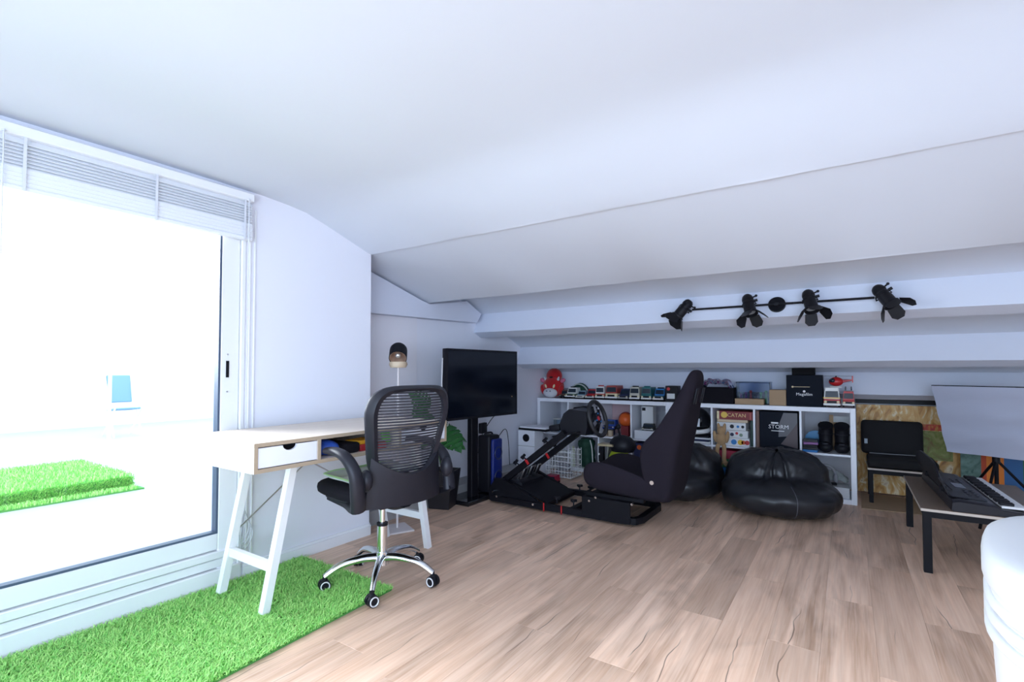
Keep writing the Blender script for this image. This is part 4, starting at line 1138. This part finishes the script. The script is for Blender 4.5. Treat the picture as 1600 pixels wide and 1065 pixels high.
build('crest', MB().tube([(a+.18+.01*math.cos(i), 5.03-.136*math.cos(R(20+70*i/10)), z+.20+.126*math.sin(R(20+70*i/10))) for i in range(11)], .007, 6), GRYPL, hm, 60)
for k in range(4):
    c = [WHT, NAVY, mat('white_card', ()), BLKPL][k]
    thing1('magazine', ['white magazine at the bottom of the pile under the helmet', 'navy blue magazine, second from bottom under the helmet', 'pale magazine, third from bottom under the helmet', 'black magazine directly under the helmet'][k], 'magazine',
           MB().box((a+.175, 5.02, z+.010+.0175*k), (.29, .22, .0165), (0, 0, R([3, -4, 5, -2][k])), .002), c, None, 'magazines under the helmet')
a, b_, z = cell(UB, 0, 0)
thing1('green_tin', 'dark green tin in the lower cube behind the bean bag', 'tin', MB().lo((a+.18, 4.91, z+.001), (a+.32, 5.1, z+.27), .004), mat('tin_green', (.015, .05, .045), .4))
a, b_, z = cell(UB, 1, 1)
t = T('board_game', 'dark red CATAN board game box, top of the game pile', 'board game', (a+.17, 5.0, z+.235))
build('box', MB().lo((a+.032, 4.90, z+.237), (a+.333, 5.16, z+.312), .002), MAROON, t)
build('yellow_band', MB().lo((a+.032, 4.8985, z+.239), (a+.052, 4.8995, z+.310)), CREAM, t)
build('sun_print', MB().cyl((a+.095, 4.8995, z+.278), (a+.095, 4.8985, z+.278), .028, n=18), mat('gold_yellow', (.75, .50, .08), .5), t)
build('lettering', MB().text('CATAN', .046, face_text(a+.20, 4.8988, z+.276), .0005), mat('gold_letter', (.72, .52, .22), .5), t)
build('side_print', MB().lo((a+.310, 4.8985, z+.245), (a+.318, 4.8995, z+.305)), mat('print_red', (.5, .1, .08), .5), t)
thing1('wooden_game', 'thin brown wooden game box below the CATAN box', 'board game', MB().lo((a+.032, 4.91, z+.212), (a+.29, 5.12, z+.236), .001), wood_mat('light_wood', (), ()))
def gamebox(label, x0, x1, z0_, z1_, prints):
    t = thing1('board_game', label, 'board game', MB().lo((x0, 4.90, z0_), (x1, 5.10, z1_), .001), mat('white_card', ()), None, 'board games in the cube')
    for (u, v, r_, m_) in prints:
        build('print', MB().cyl((x0+u, 4.8998, z0_+v), (x0+u, 4.8988, z0_+v), r_, n=14), m_, t)
gamebox('white game box with small grey prints, third from top', a+.03, a+.275, z+.142, z+.210, ((.13, .034, .018, GRYPL), (.18, .034, .012, SKYB), (.22, .034, .013, GRYPL)))
gamebox('white game box with red and blue prints in the middle', a+.03, a+.292, z+.076, z+.140, ((.13, .028, .016, NAVY), (.17, .04, .012, RED), (.205, .026, .015, mat('toy_olive', ()))))
gamebox('white game box with coloured pictures at pile bottom', a+.03, a+.303, z+.001, z+.074, ((.145, .036, .024, SKYB), (.20, .036, .024, YEL), (.225, .036, .018, ORANGE), (.255, .036, .020, RED)))
thing1('dark_green_box', 'dark green upright game box right of the white games', 'board game', MB().lo((a+.306, 4.95, z+.001), (a+.335, 5.15, z+.234), .001), mat('bottle_green', (.012, .05, .04), .5))
a, b_, z = cell(UB, 1, 0)
for k in range(4):
    thing1('game_carton', ['navy game carton at the bottom of the lower pile', 'blue-white game carton second in the lower pile', 'green game carton third in the lower pile', 'red and purple game carton topping the lower pile'][k], 'board game',
           MB().lo((a+.03, 4.905+.004*k, z+.001+.077*k), (a+.31, 5.12, z+.076+.077*k), .002), [NAVY, SKYB, mat('print_green', (.05, .2, .07), .5), mat('print_magenta', (.42, .02, .06), .5)][k], None, 'cartons in the lower cube')
# soft rabbit with dangling legs
rb = T('plush_rabbit', 'tan plush rabbit sitting on the shelf with dangling legs', 'plush toy', (-.965, 4.90, .39))
TAN = mat('tan_plush', (.42, .26, .13), .95, bump=.3, bscale=150, sheen=.3)
rx = -.965
def rpart(n_, mb, m=TAN): return build(n_, mb, m, rb, 60)
rpart('body', MB().ell((rx, 4.850, .457), (.048, .036, .062), None, 16, 10))
rpart('head', MB().ell((rx, 4.858, .528), (.040, .036, .042), None, 16, 10))
for s_ in (-1, 1):
    rpart('ear', MB().ell((rx+s_*.022+.004, 4.852, .545), (.016, .012, .055), (0, s_*.12, 0), 12, 8))
    rpart('arm', MB().ell((rx+s_*.052, 4.85, .475), (.018, .018, .055), (0, s_*.15, 0), 12, 8))
    rpart('leg', MB().tube(bez([(rx+s_*.022, 4.845, .405), (rx+s_*.03, 4.828, .36), (rx+s_*.028, 4.825, .29), (rx+s_*.03+.01, 4.815, .25), (rx+s_*.03+.035, 4.79, .242)], 5), [.019]*14+[.022]*7, 10))
rpart('bow', MB().ell((rx, 4.835, .482), (.030, .014, .012), None, 10, 6), mat('mint_cloth', (.35, .50, .45), .8))
a, b_, z = cell(UB, 2, 1)
t = T('storm_box', 'big dark box printed STORM with grey artwork in the cube', 'box', (a+.17, 5.03, z))
build('box', MB().lo((a+.035, 4.885, z+.001), (b_-.012, 5.2, z+.325), .002), mat('slate_card', (.007, .010, .018), .6, spec=.1), t)
xx0, xx1, zz0 = a+.035, b_-.012, z
M_ = Matrix(((1, 0, 0, 0), (0, 0, -1, 4.8845), (0, 1, 0, 0), (0, 0, 0, 1)))
build('grey_print', MB().prism([(xx0+.145, z+.11), (xx1-.003, z+.13), (xx1-.003, z+.318), (xx0+.185, z+.318), (xx0+.15, z+.22)], .0008, M_), mat('grey_print', (.11, .11, .125), .5), t)
build('brown_print', MB().prism([(xx1-.13, z+.05), (xx1-.003, z+.02), (xx1-.003, z+.24), (xx1-.02, z+.21)], .0014, M_), mat('brown_print', (.085, .06, .065), .5), t)
build('lettering', MB().text('STORM', .048, face_text(xx0+.147, 4.8825, z+.195), .0005).lo((xx0+.09, 4.882, z+.222), (xx0+.145, 4.883, z+.236)).lo((xx0+.09, 4.882, z+.158), (xx0+.19, 4.883, z+.164)), mat('white_print', ()), t)
thing1('brown_frame', 'reddish brown picture frame edge beside the STORM box', 'frame', MB().lo((a+.004, 4.90, z+.001), (a+.030, 5.15, z+.325), .002), mat('brown_wood', (.16, .08, .06), .5))
a, b_, z = cell(UB, 3, 1)
thing1('white_sheet', 'white cardboard sheet standing at the back of the cube', 'sheet', MB().box((a+.27, 5.20, z+.145), (.13, .008, .28), (R(-4), 0, 0)), mat('white_card', ()))
thing1('kraft_sheet', 'folded brown kraft cardboard behind the black shoes', 'cardboard', MB().box((a+.185, 5.14, z+.12), (.13, .008, .235), (R(-6), 0, 0)).box((a+.205, 5.13, z+.20), (.03, .006, .20), (R(-6), 0, R(4))), CARD)
for s_, lb in ((0, 'left black boot of the pair in the right shelf cube'), (1, 'right black boot of the pair in the right shelf cube')):
    cx_ = a+.166+.114*s_
    bo = T('boot', lb, 'boot', (cx_, 4.98, z), 0, 'black boots in the cube')
    build('shaft', MB().tube(bez([(cx_, 5.02, z+.05), (cx_, 5.02, z+.12), (cx_, 5.01, z+.20), (cx_, 5.0, z+.225)], 4), [.050]*5+[.052]*4+[.056]*3+[.03], 14), BLKPL, bo, 60)
    build('foot', MB().ell((cx_, 4.95, z+.045), (.055, .065, .045), None, 16, 10, lambda p: Vector((p.x, p.y, max(p.z, -.042)))), BLKPL, bo, 60)
    build('buckle', MB().lo((cx_-.02, 4.885, z+.07), (cx_+.02, 4.892, z+.085), .002).tube([(cx_+.055*math.cos(k_), 5.015+.055*math.sin(k_), z+.15) for k_ in [2*math.pi*i/14 for i in range(14)]], .004, 6, True), GRYPL, bo, 60)
thing1('blue_disc', 'round blue plastic disc leaning in the right upper cube', 'disc', MB().cyl((a+.088, 5.09, z+.082), (a+.088, 5.105, z+.082), .08, n=28), mat('cyan_plastic', (.02, .20, .42), .4), 40)
for k in range(5):
    thing1('disc_case', ['bottom disc case of the small stack by the blue disc', 'second disc case from the bottom by the blue disc', 'middle black disc case in the stack by the blue disc', 'purple disc case, second from the top of its stack', 'topmost grey disc case in the stack by the blue disc'][k], 'case', MB().box((a+.060, 4.94, z+.010+.021*k), (.105, .11, .019), (0, 0, R((-3, 2, -1, 4, 0)[k])), .001), [SKYB, GRYPL, BLKPL, mat('toy_purple', ()), GRYPL][k], None, 'disc cases in the cube')
a, b_, z = cell(UB, 3, 0)
thing1('white_carton', 'low white carton in the bottom right shelf cube', 'box', MB().lo((a+.17, 4.90, z+.001), (b_-.012, 5.1, z+.085), .002), mat('white_card', ()))
hd = T('headphones', 'grey headphones lying on white packaging in the lowest cube', 'headphones', (a+.17, 4.97, z+.09))
build('headband', MB().tube([(a+.16+.075*math.cos(q_), 4.98, z+.16+.085*math.sin(q_)) for q_ in [math.pi*i/16 for i in range(17)]], .012, 8), mat('grey_plastic', (.30, .31, .34), .5), hd, 60)
for s_ in (-1, 1): build('ear_cup', MB().ell((a+.16+s_*.072, 4.98, z+.145), (.020, .034, .040), None, 14, 8), mat('grey_plastic', ()), hd, 60)
wb = T('packaging', 'crumpled white plastic packaging with black bits in lowest cube', 'packaging', (a+.22, 5.0, z+.087))
build('wrap', MB().slab(lambda u, v: (a+.09+.23*u, 5.03+.17*v, z+.118+.07*math.sin(math.pi*u)*math.sin(math.pi*v)+.03*mnoise.noise(Vector((u*5, v*5, 3)))), 18, 14, .006), mat('cloudy_plastic', ()), wb, 30)
build('plug', MB().box((a+.215, 4.925, z+.105), (.05, .03, .022), (0, 0, R(20)), .004), BLKPL, wb)

# ================================================================== WHITE BOXES, BASKET BY THE LEFT END
t = T('storage_cube', 'white box with round black port by the left end of the shelves', 'box', (-2.76, 4.45, 0))
build('lower_box', MB().lo((-2.89, 4.36, 0), (-2.60, 4.62, .145), .004), LAM, t)
build('upper_box', MB().lo((-2.855, 4.38, .146), (-2.655, 4.56, .46), .004), LAM, t)
build('seam', MB().lo((-2.856, 4.379, .30), (-2.654, 4.381, .304)), mat('grey_card', ()), t)
build('port', MB().cyl((-2.755, 4.381, .385), (-2.755, 4.374, .385), .034, n=22), BLKPL, t, 40)
build('port_ring', MB().tube([(-2.755+.036*math.cos(q_), 4.378, .385+.036*math.sin(q_)) for q_ in [2*math.pi*i/22 for i in range(22)]], .004, 6, True), GRYPL, t, 60)
for k in range(2):
    thing1('tray', ['black paper tray lying on the white box behind the arm', 'white paper tray on top of the black tray'][k], 'tray', MB().box((-2.68, 4.50, .470+.020*k), (.36-.04*k, .22, .016), (0, 0, R(-8+6*k)), .003), [BLKPL, LAM][k])
bs = T('wire_basket', 'chrome wire basket on the floor behind the rig arms', 'basket', (-2.42, 4.55, 0))
mb = MB()
for k in range(6):
    zz_ = .02+.05*k
    mb.tube([(-2.56, 4.45, zz_), (-2.28, 4.45, zz_), (-2.28, 4.68, zz_), (-2.56, 4.68, zz_)], .0035, 5, True)
for k in range(9):
    xx = -2.56+.035*k
    mb.tube([(xx, 4.45, .29), (xx, 4.45, .012), (xx, 4.68, .012), (xx, 4.68, .29)], .003, 5)
for k in range(6):
    yy = 4.45+.046*k
    mb.tube([(-2.56, yy, .29), (-2.56, yy, .012), (-2.28, yy, .012), (-2.28, yy, .29)], .003, 5)
build('wires', mb, WHITEP, bs, 60)
thing1('cable_coil', 'tangled grey cable heaped inside the wire basket', 'cable', MB().tube(bez([(-2.42+.09*math.cos(k*1.3)*(1-.02*k), 4.565+.07*math.sin(k*1.3), .022+.006*k) for k in range(20)], 5), .006, 6), mat('grey_cable', (.25, .25, .28), .5), 60)
vehicle('toy_car', 'small red toy car on the floor behind the pedals', -2.345, 4.10, .12, .085, .15, mat('toy_crimson', (.36, .01, .05), .4), z=.002, bumper=BLKPL, group=None)
thing1('wall_cable', 'thin black cable drooping along the wall behind the speaker', 'cable', MB().tube(bez([(-2.93, 3.72, .28), (-2.90, 4.0, .36), (-2.92, 4.26, .47), (-2.93, 4.34, .10)], 8), .0035, 6), BLKPL, 60)
pw = T('power_strip', 'white power strip with plugs on the floor by the wall', 'power strip', (-2.85, 4.0, 0))
build('strip', MB().box((-2.86, 4.02, .022), (.055, .26, .042), (0, 0, 0), .006, 2), LAM, pw, 40)
for k in range(3): build('plug', MB().box((-2.86, 3.94+.08*k, .062), (.035, .035, .038), None, .006), BLKPL if k % 2 else LAM, pw)

# ================================================================== BEAN BAGS
LEA = mat('black_leatherette', (.013, .014, .018), .36, bump=.22, bscale=11, var=.2, vscale=5)
def ray_box(o_, d, c, rad, p):
    lo, hi = 0., 1.4
    for _ in range(22):
        m = (lo+hi)/2
        f = sum(abs((o_[i]+d[i]*m-c[i])/rad[i])**p for i in range(3))
        if f < 1: lo = m
        else: hi = m
    return lo
def beanbag(label, cx, cy, sx, sy, h, rz, seed):
    t = T('bean_bag', label, 'bean bag', (cx, cy, 0), 0, 'black bean bags')
    ctr = Vector((0, .05, .15))
    NU, NV = 96, 56
    rot = Matrix.Rotation(rz, 3, 'Z')
    def surf(u, v, push=0.):
        th = 2*math.pi*u; ph = math.pi*v
        d = Vector((math.sin(ph)*math.cos(th), math.sin(ph)*math.sin(th), math.cos(ph)))
        r1 = ray_box(ctr, d, (0, -.01, .125), (sx, sy, .135), 2.4)
        r2 = ray_box(ctr, d, (.0, .14, .21), (sx*.90, sy*.60, h-.21), 2.5)
        k = 60.
        r_ = math.log(math.exp(k*r1)+math.exp(k*r2))/k if min(r1, r2) > 0 else max(r1, r2)
        # creases: radial gores on the upper part, folds at the seat line
        upw = max(0., d.z)
        g = abs(math.sin(th*3+.4+seed))
        r_ -= .026*upw*(1-upw**6)*math.exp(-(g/.20)**2)
        r_ += .012*mnoise.noise(Vector((d.x*4+seed, d.y*4, d.z*4)))+.010*mnoise.noise(Vector((d.x*9+seed, d.y*9, d.z*3)))
        # front panel between two seams, dented seat
        fa = math.atan2(d.x, -d.y) if d.y < .6 else 9.
        for c_ in (-.42, .30):
            r_ -= .028*math.exp(-((fa-c_)/.07)**2)*max(0., min(1., (d.z-.05)*5))
        pass
        fold = math.sin(d.z*16+2.5*mnoise.noise(Vector((d.x*3, d.y*3, seed))))
        r_ += .008*fold*max(0, .8-upw)
        p = ctr+d*(r_+push)
        if p.z < .012: p.z = .012+(p.z-.012)*.04
        p.z = max(p.z, .002)
        q_ = rot @ p
        return Vector((cx+q_.x, cy+q_.y, q_.z))
    build('cover', MB().grid(lambda u, v: surf(u, .012+.976*v), NU, NV, True), LEA, t, 180)
    # seam cord and topstitching down the front panel
    uu = .75
    build('seam', MB().tube([surf(uu+.02, .42+.36*k/18, .001) for k in range(19)], .0024, 6), mat('grey_thread', (.12, .12, .14), .6), t, 60)
    return t
beanbag('black leatherette bean bag in front of the right shelf unit', -.465, 4.41, .41, .42, .455, R(14), 0.)
beanbag('black leatherette bean bag half hidden behind the racing seat', -1.25, 4.44, .36, .38, .44, R(-8), 3.7)

# ================================================================== SPOTLIGHT BAR on the purlin face
sb = T('spotlight_bar', 'black bar of four stage spotlights with barn doors under the ceiling', 'spotlight', (-.39, 3.78, 1.51))
fy = lambda z_: 3.76+(z_-1.432)*.36/.93      # purlin face
build('mount_plate', MB().cyl((-.39, fy(1.51)+.002, 1.51), (-.39, fy(1.51)-.022, 1.518), .052, n=28), BLKMT, sb, 40)
barY = 3.735
build('bar', MB().cyl((-.93, barY, 1.513), (.14, barY, 1.513), .0075, n=10), BLKMT, sb, 40)
build('bar_clamp', MB().lo((-.402, barY-.008, 1.503), (-.378, 3.775, 1.523)), BLKMT, sb)
SPB = mat('spot_black', (.008, .008, .011), .42, spec=.25)
def spot(cx, d, tw):
    d = Vector(d).normalized()
    c = Vector((cx, barY-.035, 1.515))
    q_ = d.to_track_quat('Z', 'Y').to_matrix().to_4x4() @ Matrix.Rotation(tw, 4, 'Z')
    Mx = Matrix.Translation(c-d*.082) @ q_ @ Matrix.Scale(1.1, 4)
    h = build('lamp_head', MB().lathe([(.001, 0), (.018, .003), (.028, .014), (.033, .03), (.033, .042), (.030, .044), (.030, .052), (.033, .054), (.033, .064), (.030, .066), (.030, .076), (.034, .078), (.034, .125), (.041, .128), (.041, .142), (.037, .142), (.030, .09), (.001, .085)], 22, Mx), SPB, sb, 40)
    build('lens', MB().lathe([(.001, .128), (.030, .126), (.030, .122), (.001, .122)], 18, Mx), mat('lens_glass', (.30, .32, .34), .1), h, 40)
    for k in range(4):
        a_ = k*math.pi/2
        fl_ = []
        w0, w1, ln = .030, .052 if k % 2 == 0 else .034, .070
        spl = R(38)
        Mf = Mx @ Matrix.Rotation(a_, 4, 'Z') @ Matrix.Translation((.041, 0, .138)) @ Matrix.Rotation(spl, 4, 'Y')
        build('barn_door', MB().add([(-.001, -w0, 0), (-.001, w0, 0), (-.001, w1, ln*.7), (-.001, w1*.5, ln), (-.001, -w1*.5, ln), (-.001, -w1, ln*.7), (.001, -w0, 0), (.001, w0, 0), (.001, w1, ln*.7), (.001, w1*.5, ln), (.001, -w1*.5, ln), (.001, -w1, ln*.7)],
              [(5, 4, 3, 2, 1, 0), (6, 7, 8, 9, 10, 11)]+[(i, (i+1) % 6, 6+(i+1) % 6, 6+i) for i in range(6)], Mf), SPB, h)
    side = d.cross(Vector((0, 1, 0))).normalized()
    build('yoke', MB().tube([c+side*.036-d*.02, c+side*.044+Vector((0, .02, 0)), Vector((cx, barY, 1.513)), c-side*.044+Vector((0, .02, 0)), c-side*.036-d*.02], .0045, 6).cyl(c+side*.034-d*.02, c+side*.058-d*.02, .009, n=10), SPB, h, 40)
    build('back_bolt', MB().tube([c-d*.05+side*.03, c-d*.055+side*.055], .005, 6).ell(c-d*.056+side*.056, (.009, .009, .009), None, 8, 6), SPB, h, 60)
spot(-.985, (-.62, -.25, -.80), R(20))
spot(-.550, (.22, -.40, -.88), R(45))
spot(-.195, (.20, -.42, -.85), R(10))
spot(.185, (.50, -.35, -.80), R(60))

# ================================================================== PAINTINGS, CARDBOARD at the right
gp = T('gold_painting', 'large gold abstract canvas leaning behind the black seat', 'painting', (.42, 5.44, 0))
GOLD = ramp_mat('gold_paint', [(.32, (.30, .12, .02)), (.45, (.58, .30, .07)), (.55, (.66, .42, .16)), (.64, (.85, .74, .50)), (.72, (.40, .15, .03))], 9, 2.5, .45, (1, 1, .5), bump=.4)
build('canvas', MB().lo((.055, 5.425, .012), (.80, 5.455, .775)), GOLD, gp)
REDP = ramp_mat('red_streak', [(.35, (.35, .02, .02)), (.5, (.52, .06, .02)), (.65, (.55, .30, .06))], 14, 2., .5, (2, 1, .6))
build('red_band', MB().lo((.30, 5.4225, .575), (.80, 5.4255, .625)), REDP, gp)
build('red_lower_band', MB().lo((.14, 5.4225, .235), (.60, 5.4255, .27)), REDP, gp)
GRN = ramp_mat('green_patch', [(.35, (.16, .10, .02)), (.5, (.18, .22, .04)), (.65, (.30, .30, .10))], 10, 2., .5)
build('green_patch', MB().lo((.495, 5.4215, .33), (.70, 5.4252, .57)), GRN, gp)
cp2 = T('colour_painting', 'canvas of orange, blue and green blocks under the softbox', 'painting', (.98, 5.34, 0))
blocks = [('grey_green_block', .735, .855, ramp_mat('sea_green', [(.35, (.05, .12, .10)), (.6, (.14, .26, .22))], 8, 2., .5)), ('red_block', .855, .885, mat('flat_red', (.52, .06, .01), .55)),
          ('orange_block', .885, .985, mat('flat_orange', (.75, .20, .01), .55, var=.15)), ('blue_block', .985, 1.09, mat('flat_blue', (.015, .11, .30), .55, var=.2)), ('green_block', 1.09, 1.16, mat('flat_green', (.02, .14, .04), .55, var=.3)), ('yellow_block', 1.16, 1.30, mat('flat_yellow', (.42, .36, .04), .55, var=.4, vscale=14))]
build('canvas', MB().lo((.735, 5.335, .012), (1.30, 5.36, .47)), mat('raw_canvas', (.5, .46, .4), .8), cp2)
for nm, x0, x1, m_ in blocks: build(nm, MB().lo((x0, 5.332, .014), (x1, 5.336, .468)), m_, cp2)
thing1('cardboard_sheet', 'flat brown cardboard sheet on the floor under the low seat', 'cardboard', MB().prism([(.07, 4.79), (.50, 4.83), (.98, 4.74), (1.02, 5.30), (.08, 5.39)], .004, Matrix.Translation((0, 0, .001))), CARD)
S('trim_6', MB().lo((.05, 5.44, .785), (XR, 5.495, .83)), BLKPL)

# ================================================================== LOW TABLES, FLOOR SEAT, KEYBOARD
TW = wood_mat('grey_oak_top', (.14, .10, .075), (.21, .155, .115), 1, .45)
TE = mat('pale_edge', (.52, .46, .40), .5)
def low_table(label, x0, x1, y0, y1, zt, lw, zb=0.):
    t = T('low_table', label, 'table', ((x0+x1)/2, (y0+y1)/2, 0))
    build('tabletop', MB().lo((x0, y0, zt-.014), (x1, y1, zt)), TW, t)
    build('edge_band', MB().lo((x0-.0015, y0-.0015, zt-.014), (x1+.0015, y0, zt-.001)).lo((x0-.0015, y0, zt-.014), (x0, y1, zt-.001)), TE, t)
    i_ = .012
    build('apron', MB().lo((x0+i_, y0+i_, zt-.048), (x1-i_, y0+i_+.02, zt-.0145)).lo((x0+i_, y1-i_-.02, zt-.048), (x1-i_, y1-i_, zt-.0145)).lo((x0+i_, y0+i_, zt-.048), (x0+i_+.02, y1-i_, zt-.0145)).lo((x1-i_-.02, y0+i_, zt-.048), (x1-i_, y1-i_, zt-.0145)), BLKMT, t)
    for xx in (x0+.008, x1-.008-lw):
        for yy in (y0+.008, y1-.008-lw): build('leg', MB().lo((xx, yy, zb), (xx+lw, yy+lw, zt-.0145)), BLKMT, t)
    return t
low_table('low coffee table with grey oak top under the music keyboard', .312, .875, 3.46, 4.46, .340, .036)
low_table('smaller low table under the black folding cushion by the shelf', .12, .60, 5.02, 5.40, .285, .028, .0055)
fs = T('folding_cushion', 'black folding seat cushion on the small low table', 'cushion', (.33, 5.22, .285))
CUSH = mat('black_canvas', (.006, .006, .008), .9, bump=.2, bscale=60)
build('seat_pad', MB().box((.345, 5.185, .327), (.45, .34, .082), None, .03, 3), CUSH, fs, 50)
build('back_pad', MB().box((.295, 5.335, .505), (.42, .075, .285), (R(-6), 0, 0), .03, 3), CUSH, fs, 50)
build('tag', MB().box((.118, 5.294, .47), (.022, .003, .04), (R(-6), 0, 0)), mat('grey_tag', (.35, .42, .48), .6), fs)
build('piping', MB().tube([(.14, 5.288, .372), (.30, 5.290, .372), (.52, 5.290, .375)], .004, 6), mat('grey_piping', (.22, .22, .24), .7), fs, 60)

kb = T('music_keyboard', 'black electronic keyboard with music rest on the low table', 'keyboard', (.565, 3.945, .341), R(2))
def K(name, mb, m, smooth=None): return build(name, mb, m, kb, smooth, True)
# local: length along y, keys on +x side
def kprof(y):
    return [(-.155, 0), (.155, 0), (.16, .012), (.155, .030), (.03, .036), (-.02, .058), (-.13, .064), (-.155, .048)]
pr_ = [(-.145, .004), (-.135, 0), (.135, 0), (.15, .012), (.145, .026), (.05, .034), (.03, .050), (-.11, .062), (-.14, .054)]
mb = MB()
n_ = len(pr_); ys = [-.47, -.46, -.43, .43, .46, .47]; sc_ = [.80, .94, 1, 1, .94, .80]
vs_ = [(x_*(.97+.03*s_), y_, z_*s_+.0) for y_, s_ in zip(ys, sc_) for x_, z_ in pr_]
fs_ = [(i*n_+k, (i+1)*n_+k, (i+1)*n_+(k+1) % n_, i*n_+(k+1) % n_) for i in range(len(ys)-1) for k in range(n_)]
fs_ += [tuple(range(n_)), tuple((len(ys)-1)*n_+k for k in range(n_-1, -1, -1))]
K('body', mb.add(vs_, fs_), mat('keyboard_plastic', (.009, .009, .014), .3, spec=.3), 40)
for k in range(36):
    yy = -.425+.0236*k
    o = K('white_key', MB().box((.103, yy, .0395), (.095, .0222, .012), None, .002), mat('ivory_key', (.75, .76, .78), .25))
for k in range(35):
    if k % 7 in (2, 6): continue
    K('black_key', MB().box((.080, -.425+.0236*(k+.5), .052), (.055, .012, .014), None, .002), BLKPL)
K('control_panel', MB().box((-.045, 0, .0595), (.11, .80, .004), (0, R(4.5), 0)), mat('panel_grey', (.018, .019, .025), .45, spec=.25))
K('display', MB().box((-.045, -.05, .0625), (.05, .14, .003), (0, R(4.5), 0)), TINT)
for k in range(14):
    K('button', MB().box((-.045+.03*(k % 2), -.33+.05*(k//2) if k < 8 else .06+.05*((k-8)//2), .0635), (.014, .022, .004), (0, R(4.5), 0), .001), GRYPL)
for yy in (-.33, .33): K('speaker_grille', MB().box((-.10, yy, .0645), (.07, .18, .004), (0, R(4.5), 0), .001), BLKPL)
mb = MB()
def restpt(u, v):
    hh_ = .165*(1-.40*abs(2*u-1)**5)
    return (-.128-.045*v, -.36+.78*u, .055+hh_*v)
mb.slab(restpt, 22, 4, .008)
K('music_rest', mb, BLKPL, 40)
K('rest_foot', MB().box((-.14, -.22, .07), (.03, .03, .03), None, .004).box((-.14, .26, .07), (.03, .03, .03), None, .004), BLKPL)

# ================================================================== SOFTBOX
sx = T('softbox', 'photo softbox with white diffuser on a black tripod stand', 'softbox', (.82, 4.78, 0))
cS = Vector((.83, 4.76, .715))
nS = Vector((-.50, -.84, -.10)).normalized(); uS = Vector((.86, -.51, 0)).normalized(); vS = nS.cross(uS).normalized(); vS = -vS if vS.z < 0 else vS
uS = (uS+vS*.0).normalized()
HW, HH = .345, .245
def sface(u, v, d=0.):
    uu, vv = -1+2*u, -1+2*v
    w = HW*(1-.10*(.5-.5*vv))
    wr = .0060*math.sin(vv*9+2*mnoise.noise(Vector((uu*2, vv*3, 4))))+.010*(1-uu*uu)*(1-vv*vv)
    return cS+uS*(w*uu+ (.03*(1-(vv+1)/2)))+vS*(HH*vv)+nS*(wr+d)
DIFF = mat('diffuser_cloth', (.47, .49, .60), .85, bump=.2, bscale=8)
build('diffuser', MB().slab(lambda u, v: sface(u, v), 24, 24, .004), DIFF, sx, 60)
back = cS-nS*.24
ring_f = [sface(u, v, -.012) for u, v in ((0, 0), (1, 0), (1, 1), (0, 1))]
ring_b = [back+uS*a_*.06+vS*b_*.05 for a_, b_ in ((-1, -1), (1, -1), (1, 1), (-1, 1))]
build('shell', MB().add(ring_f+ring_b, [(i, (i+1) % 4, 4+(i+1) % 4, 4+i) for i in range(4)]+[(4, 5, 6, 7)]), BLKFB, sx)
build('trim', MB().tube([sface(u, v, -.006) for u, v in [(k/12, 1) for k in range(13)]], .006, 6), BLKFB, sx, 60)
top = Vector((.86, 4.80, .47))
build('pole', MB().cyl((.86, 4.87, .03), (.86, 4.87, .72), .012, n=12), BLKMT, sx, 40)
build('socket', MB().tube([back, (.86, 4.87, .70)], .022, 10), BLKPL, sx, 40)
build('collar', MB().cyl((.86, 4.87, .42), (.86, 4.87, .47), .022, n=14), BLKPL, sx, 40)
for a_ in (R(5), R(125), R(245)):
    e_ = Vector((.86+.34*math.cos(a_), 4.87+.34*math.sin(a_), .017))
    build('tripod_leg', MB().tube([(.86, 4.87, .445), e_], .009, 8), BLKMT, sx, 40)
    mid = Vector((.86, 4.87, .445)).lerp(e_, .55)
    build('tripod_brace', MB().tube([(.86, 4.87, .17), mid], .006, 6), BLKMT, sx, 40)

# ================================================================== WHITE TUB CHAIR at the frame edge
uu_ = Vector((.170, .985, 0)); nn_ = Vector((.985, -.170, 0))
P0 = Vector((.237, 1.490, 0))
cc = P0+nn_*.30-uu_*.16
wc_ = T('tub_stool', 'glossy white moulded stool with ribbed side at the right edge', 'stool', (cc.x, cc.y, 0))
GW = mat('gloss_white_plastic', (.62, .64, .66), .3)
def plan(th, a_, b_, e=3.0):
    ct = math.copysign(abs(math.cos(th))**(2/e), math.cos(th)); st = math.copysign(abs(math.sin(th))**(2/e), math.sin(th))
    return nn_*a_*ct+uu_*b_*st
def tub(prof):
    def fn(u, v):
        k = v*(len(prof)-1); i = min(int(k), len(prof)-2); f = k-i
        s_ = prof[i][0]+(prof[i+1][0]-prof[i][0])*f; z_ = prof[i][1]+(prof[i+1][1]-prof[i][1])*f
        p = plan(2*math.pi*u, .30*s_, .32*s_)
        return cc+p+Vector((0, 0, z_))
    return MB().grid(fn, 56, len(prof)*2-1, True)
build('shell', tub([(.0, .40), (.55, .40), (.80, .415), (.90, .45), (.945, .50), (.955, .56), (.955, .66), (.97, .685), (1.0, .705), (1.0, .730), (.985, .745), (.95, .752), (.80, .757), (.40, .760), (.0, .761)]), GW, wc_, 60)
for zz_ in (.668, .640, .612):
    pts = [cc+plan(2*math.pi*k/56, .30*.958, .32*.958)+Vector((0, 0, zz_)) for k in range(56)]
    build('rib', MB().tube(pts, .011, 8, True), GW, wc_, 60)
for a_ in (45, 135, 225, 315):
    p = cc+plan(R(a_), .24, .25)
    build('leg', MB().cyl((p.x, p.y, 0), (p.x, p.y, .42), .011, .014, 12), WHITEP, wc_, 40)
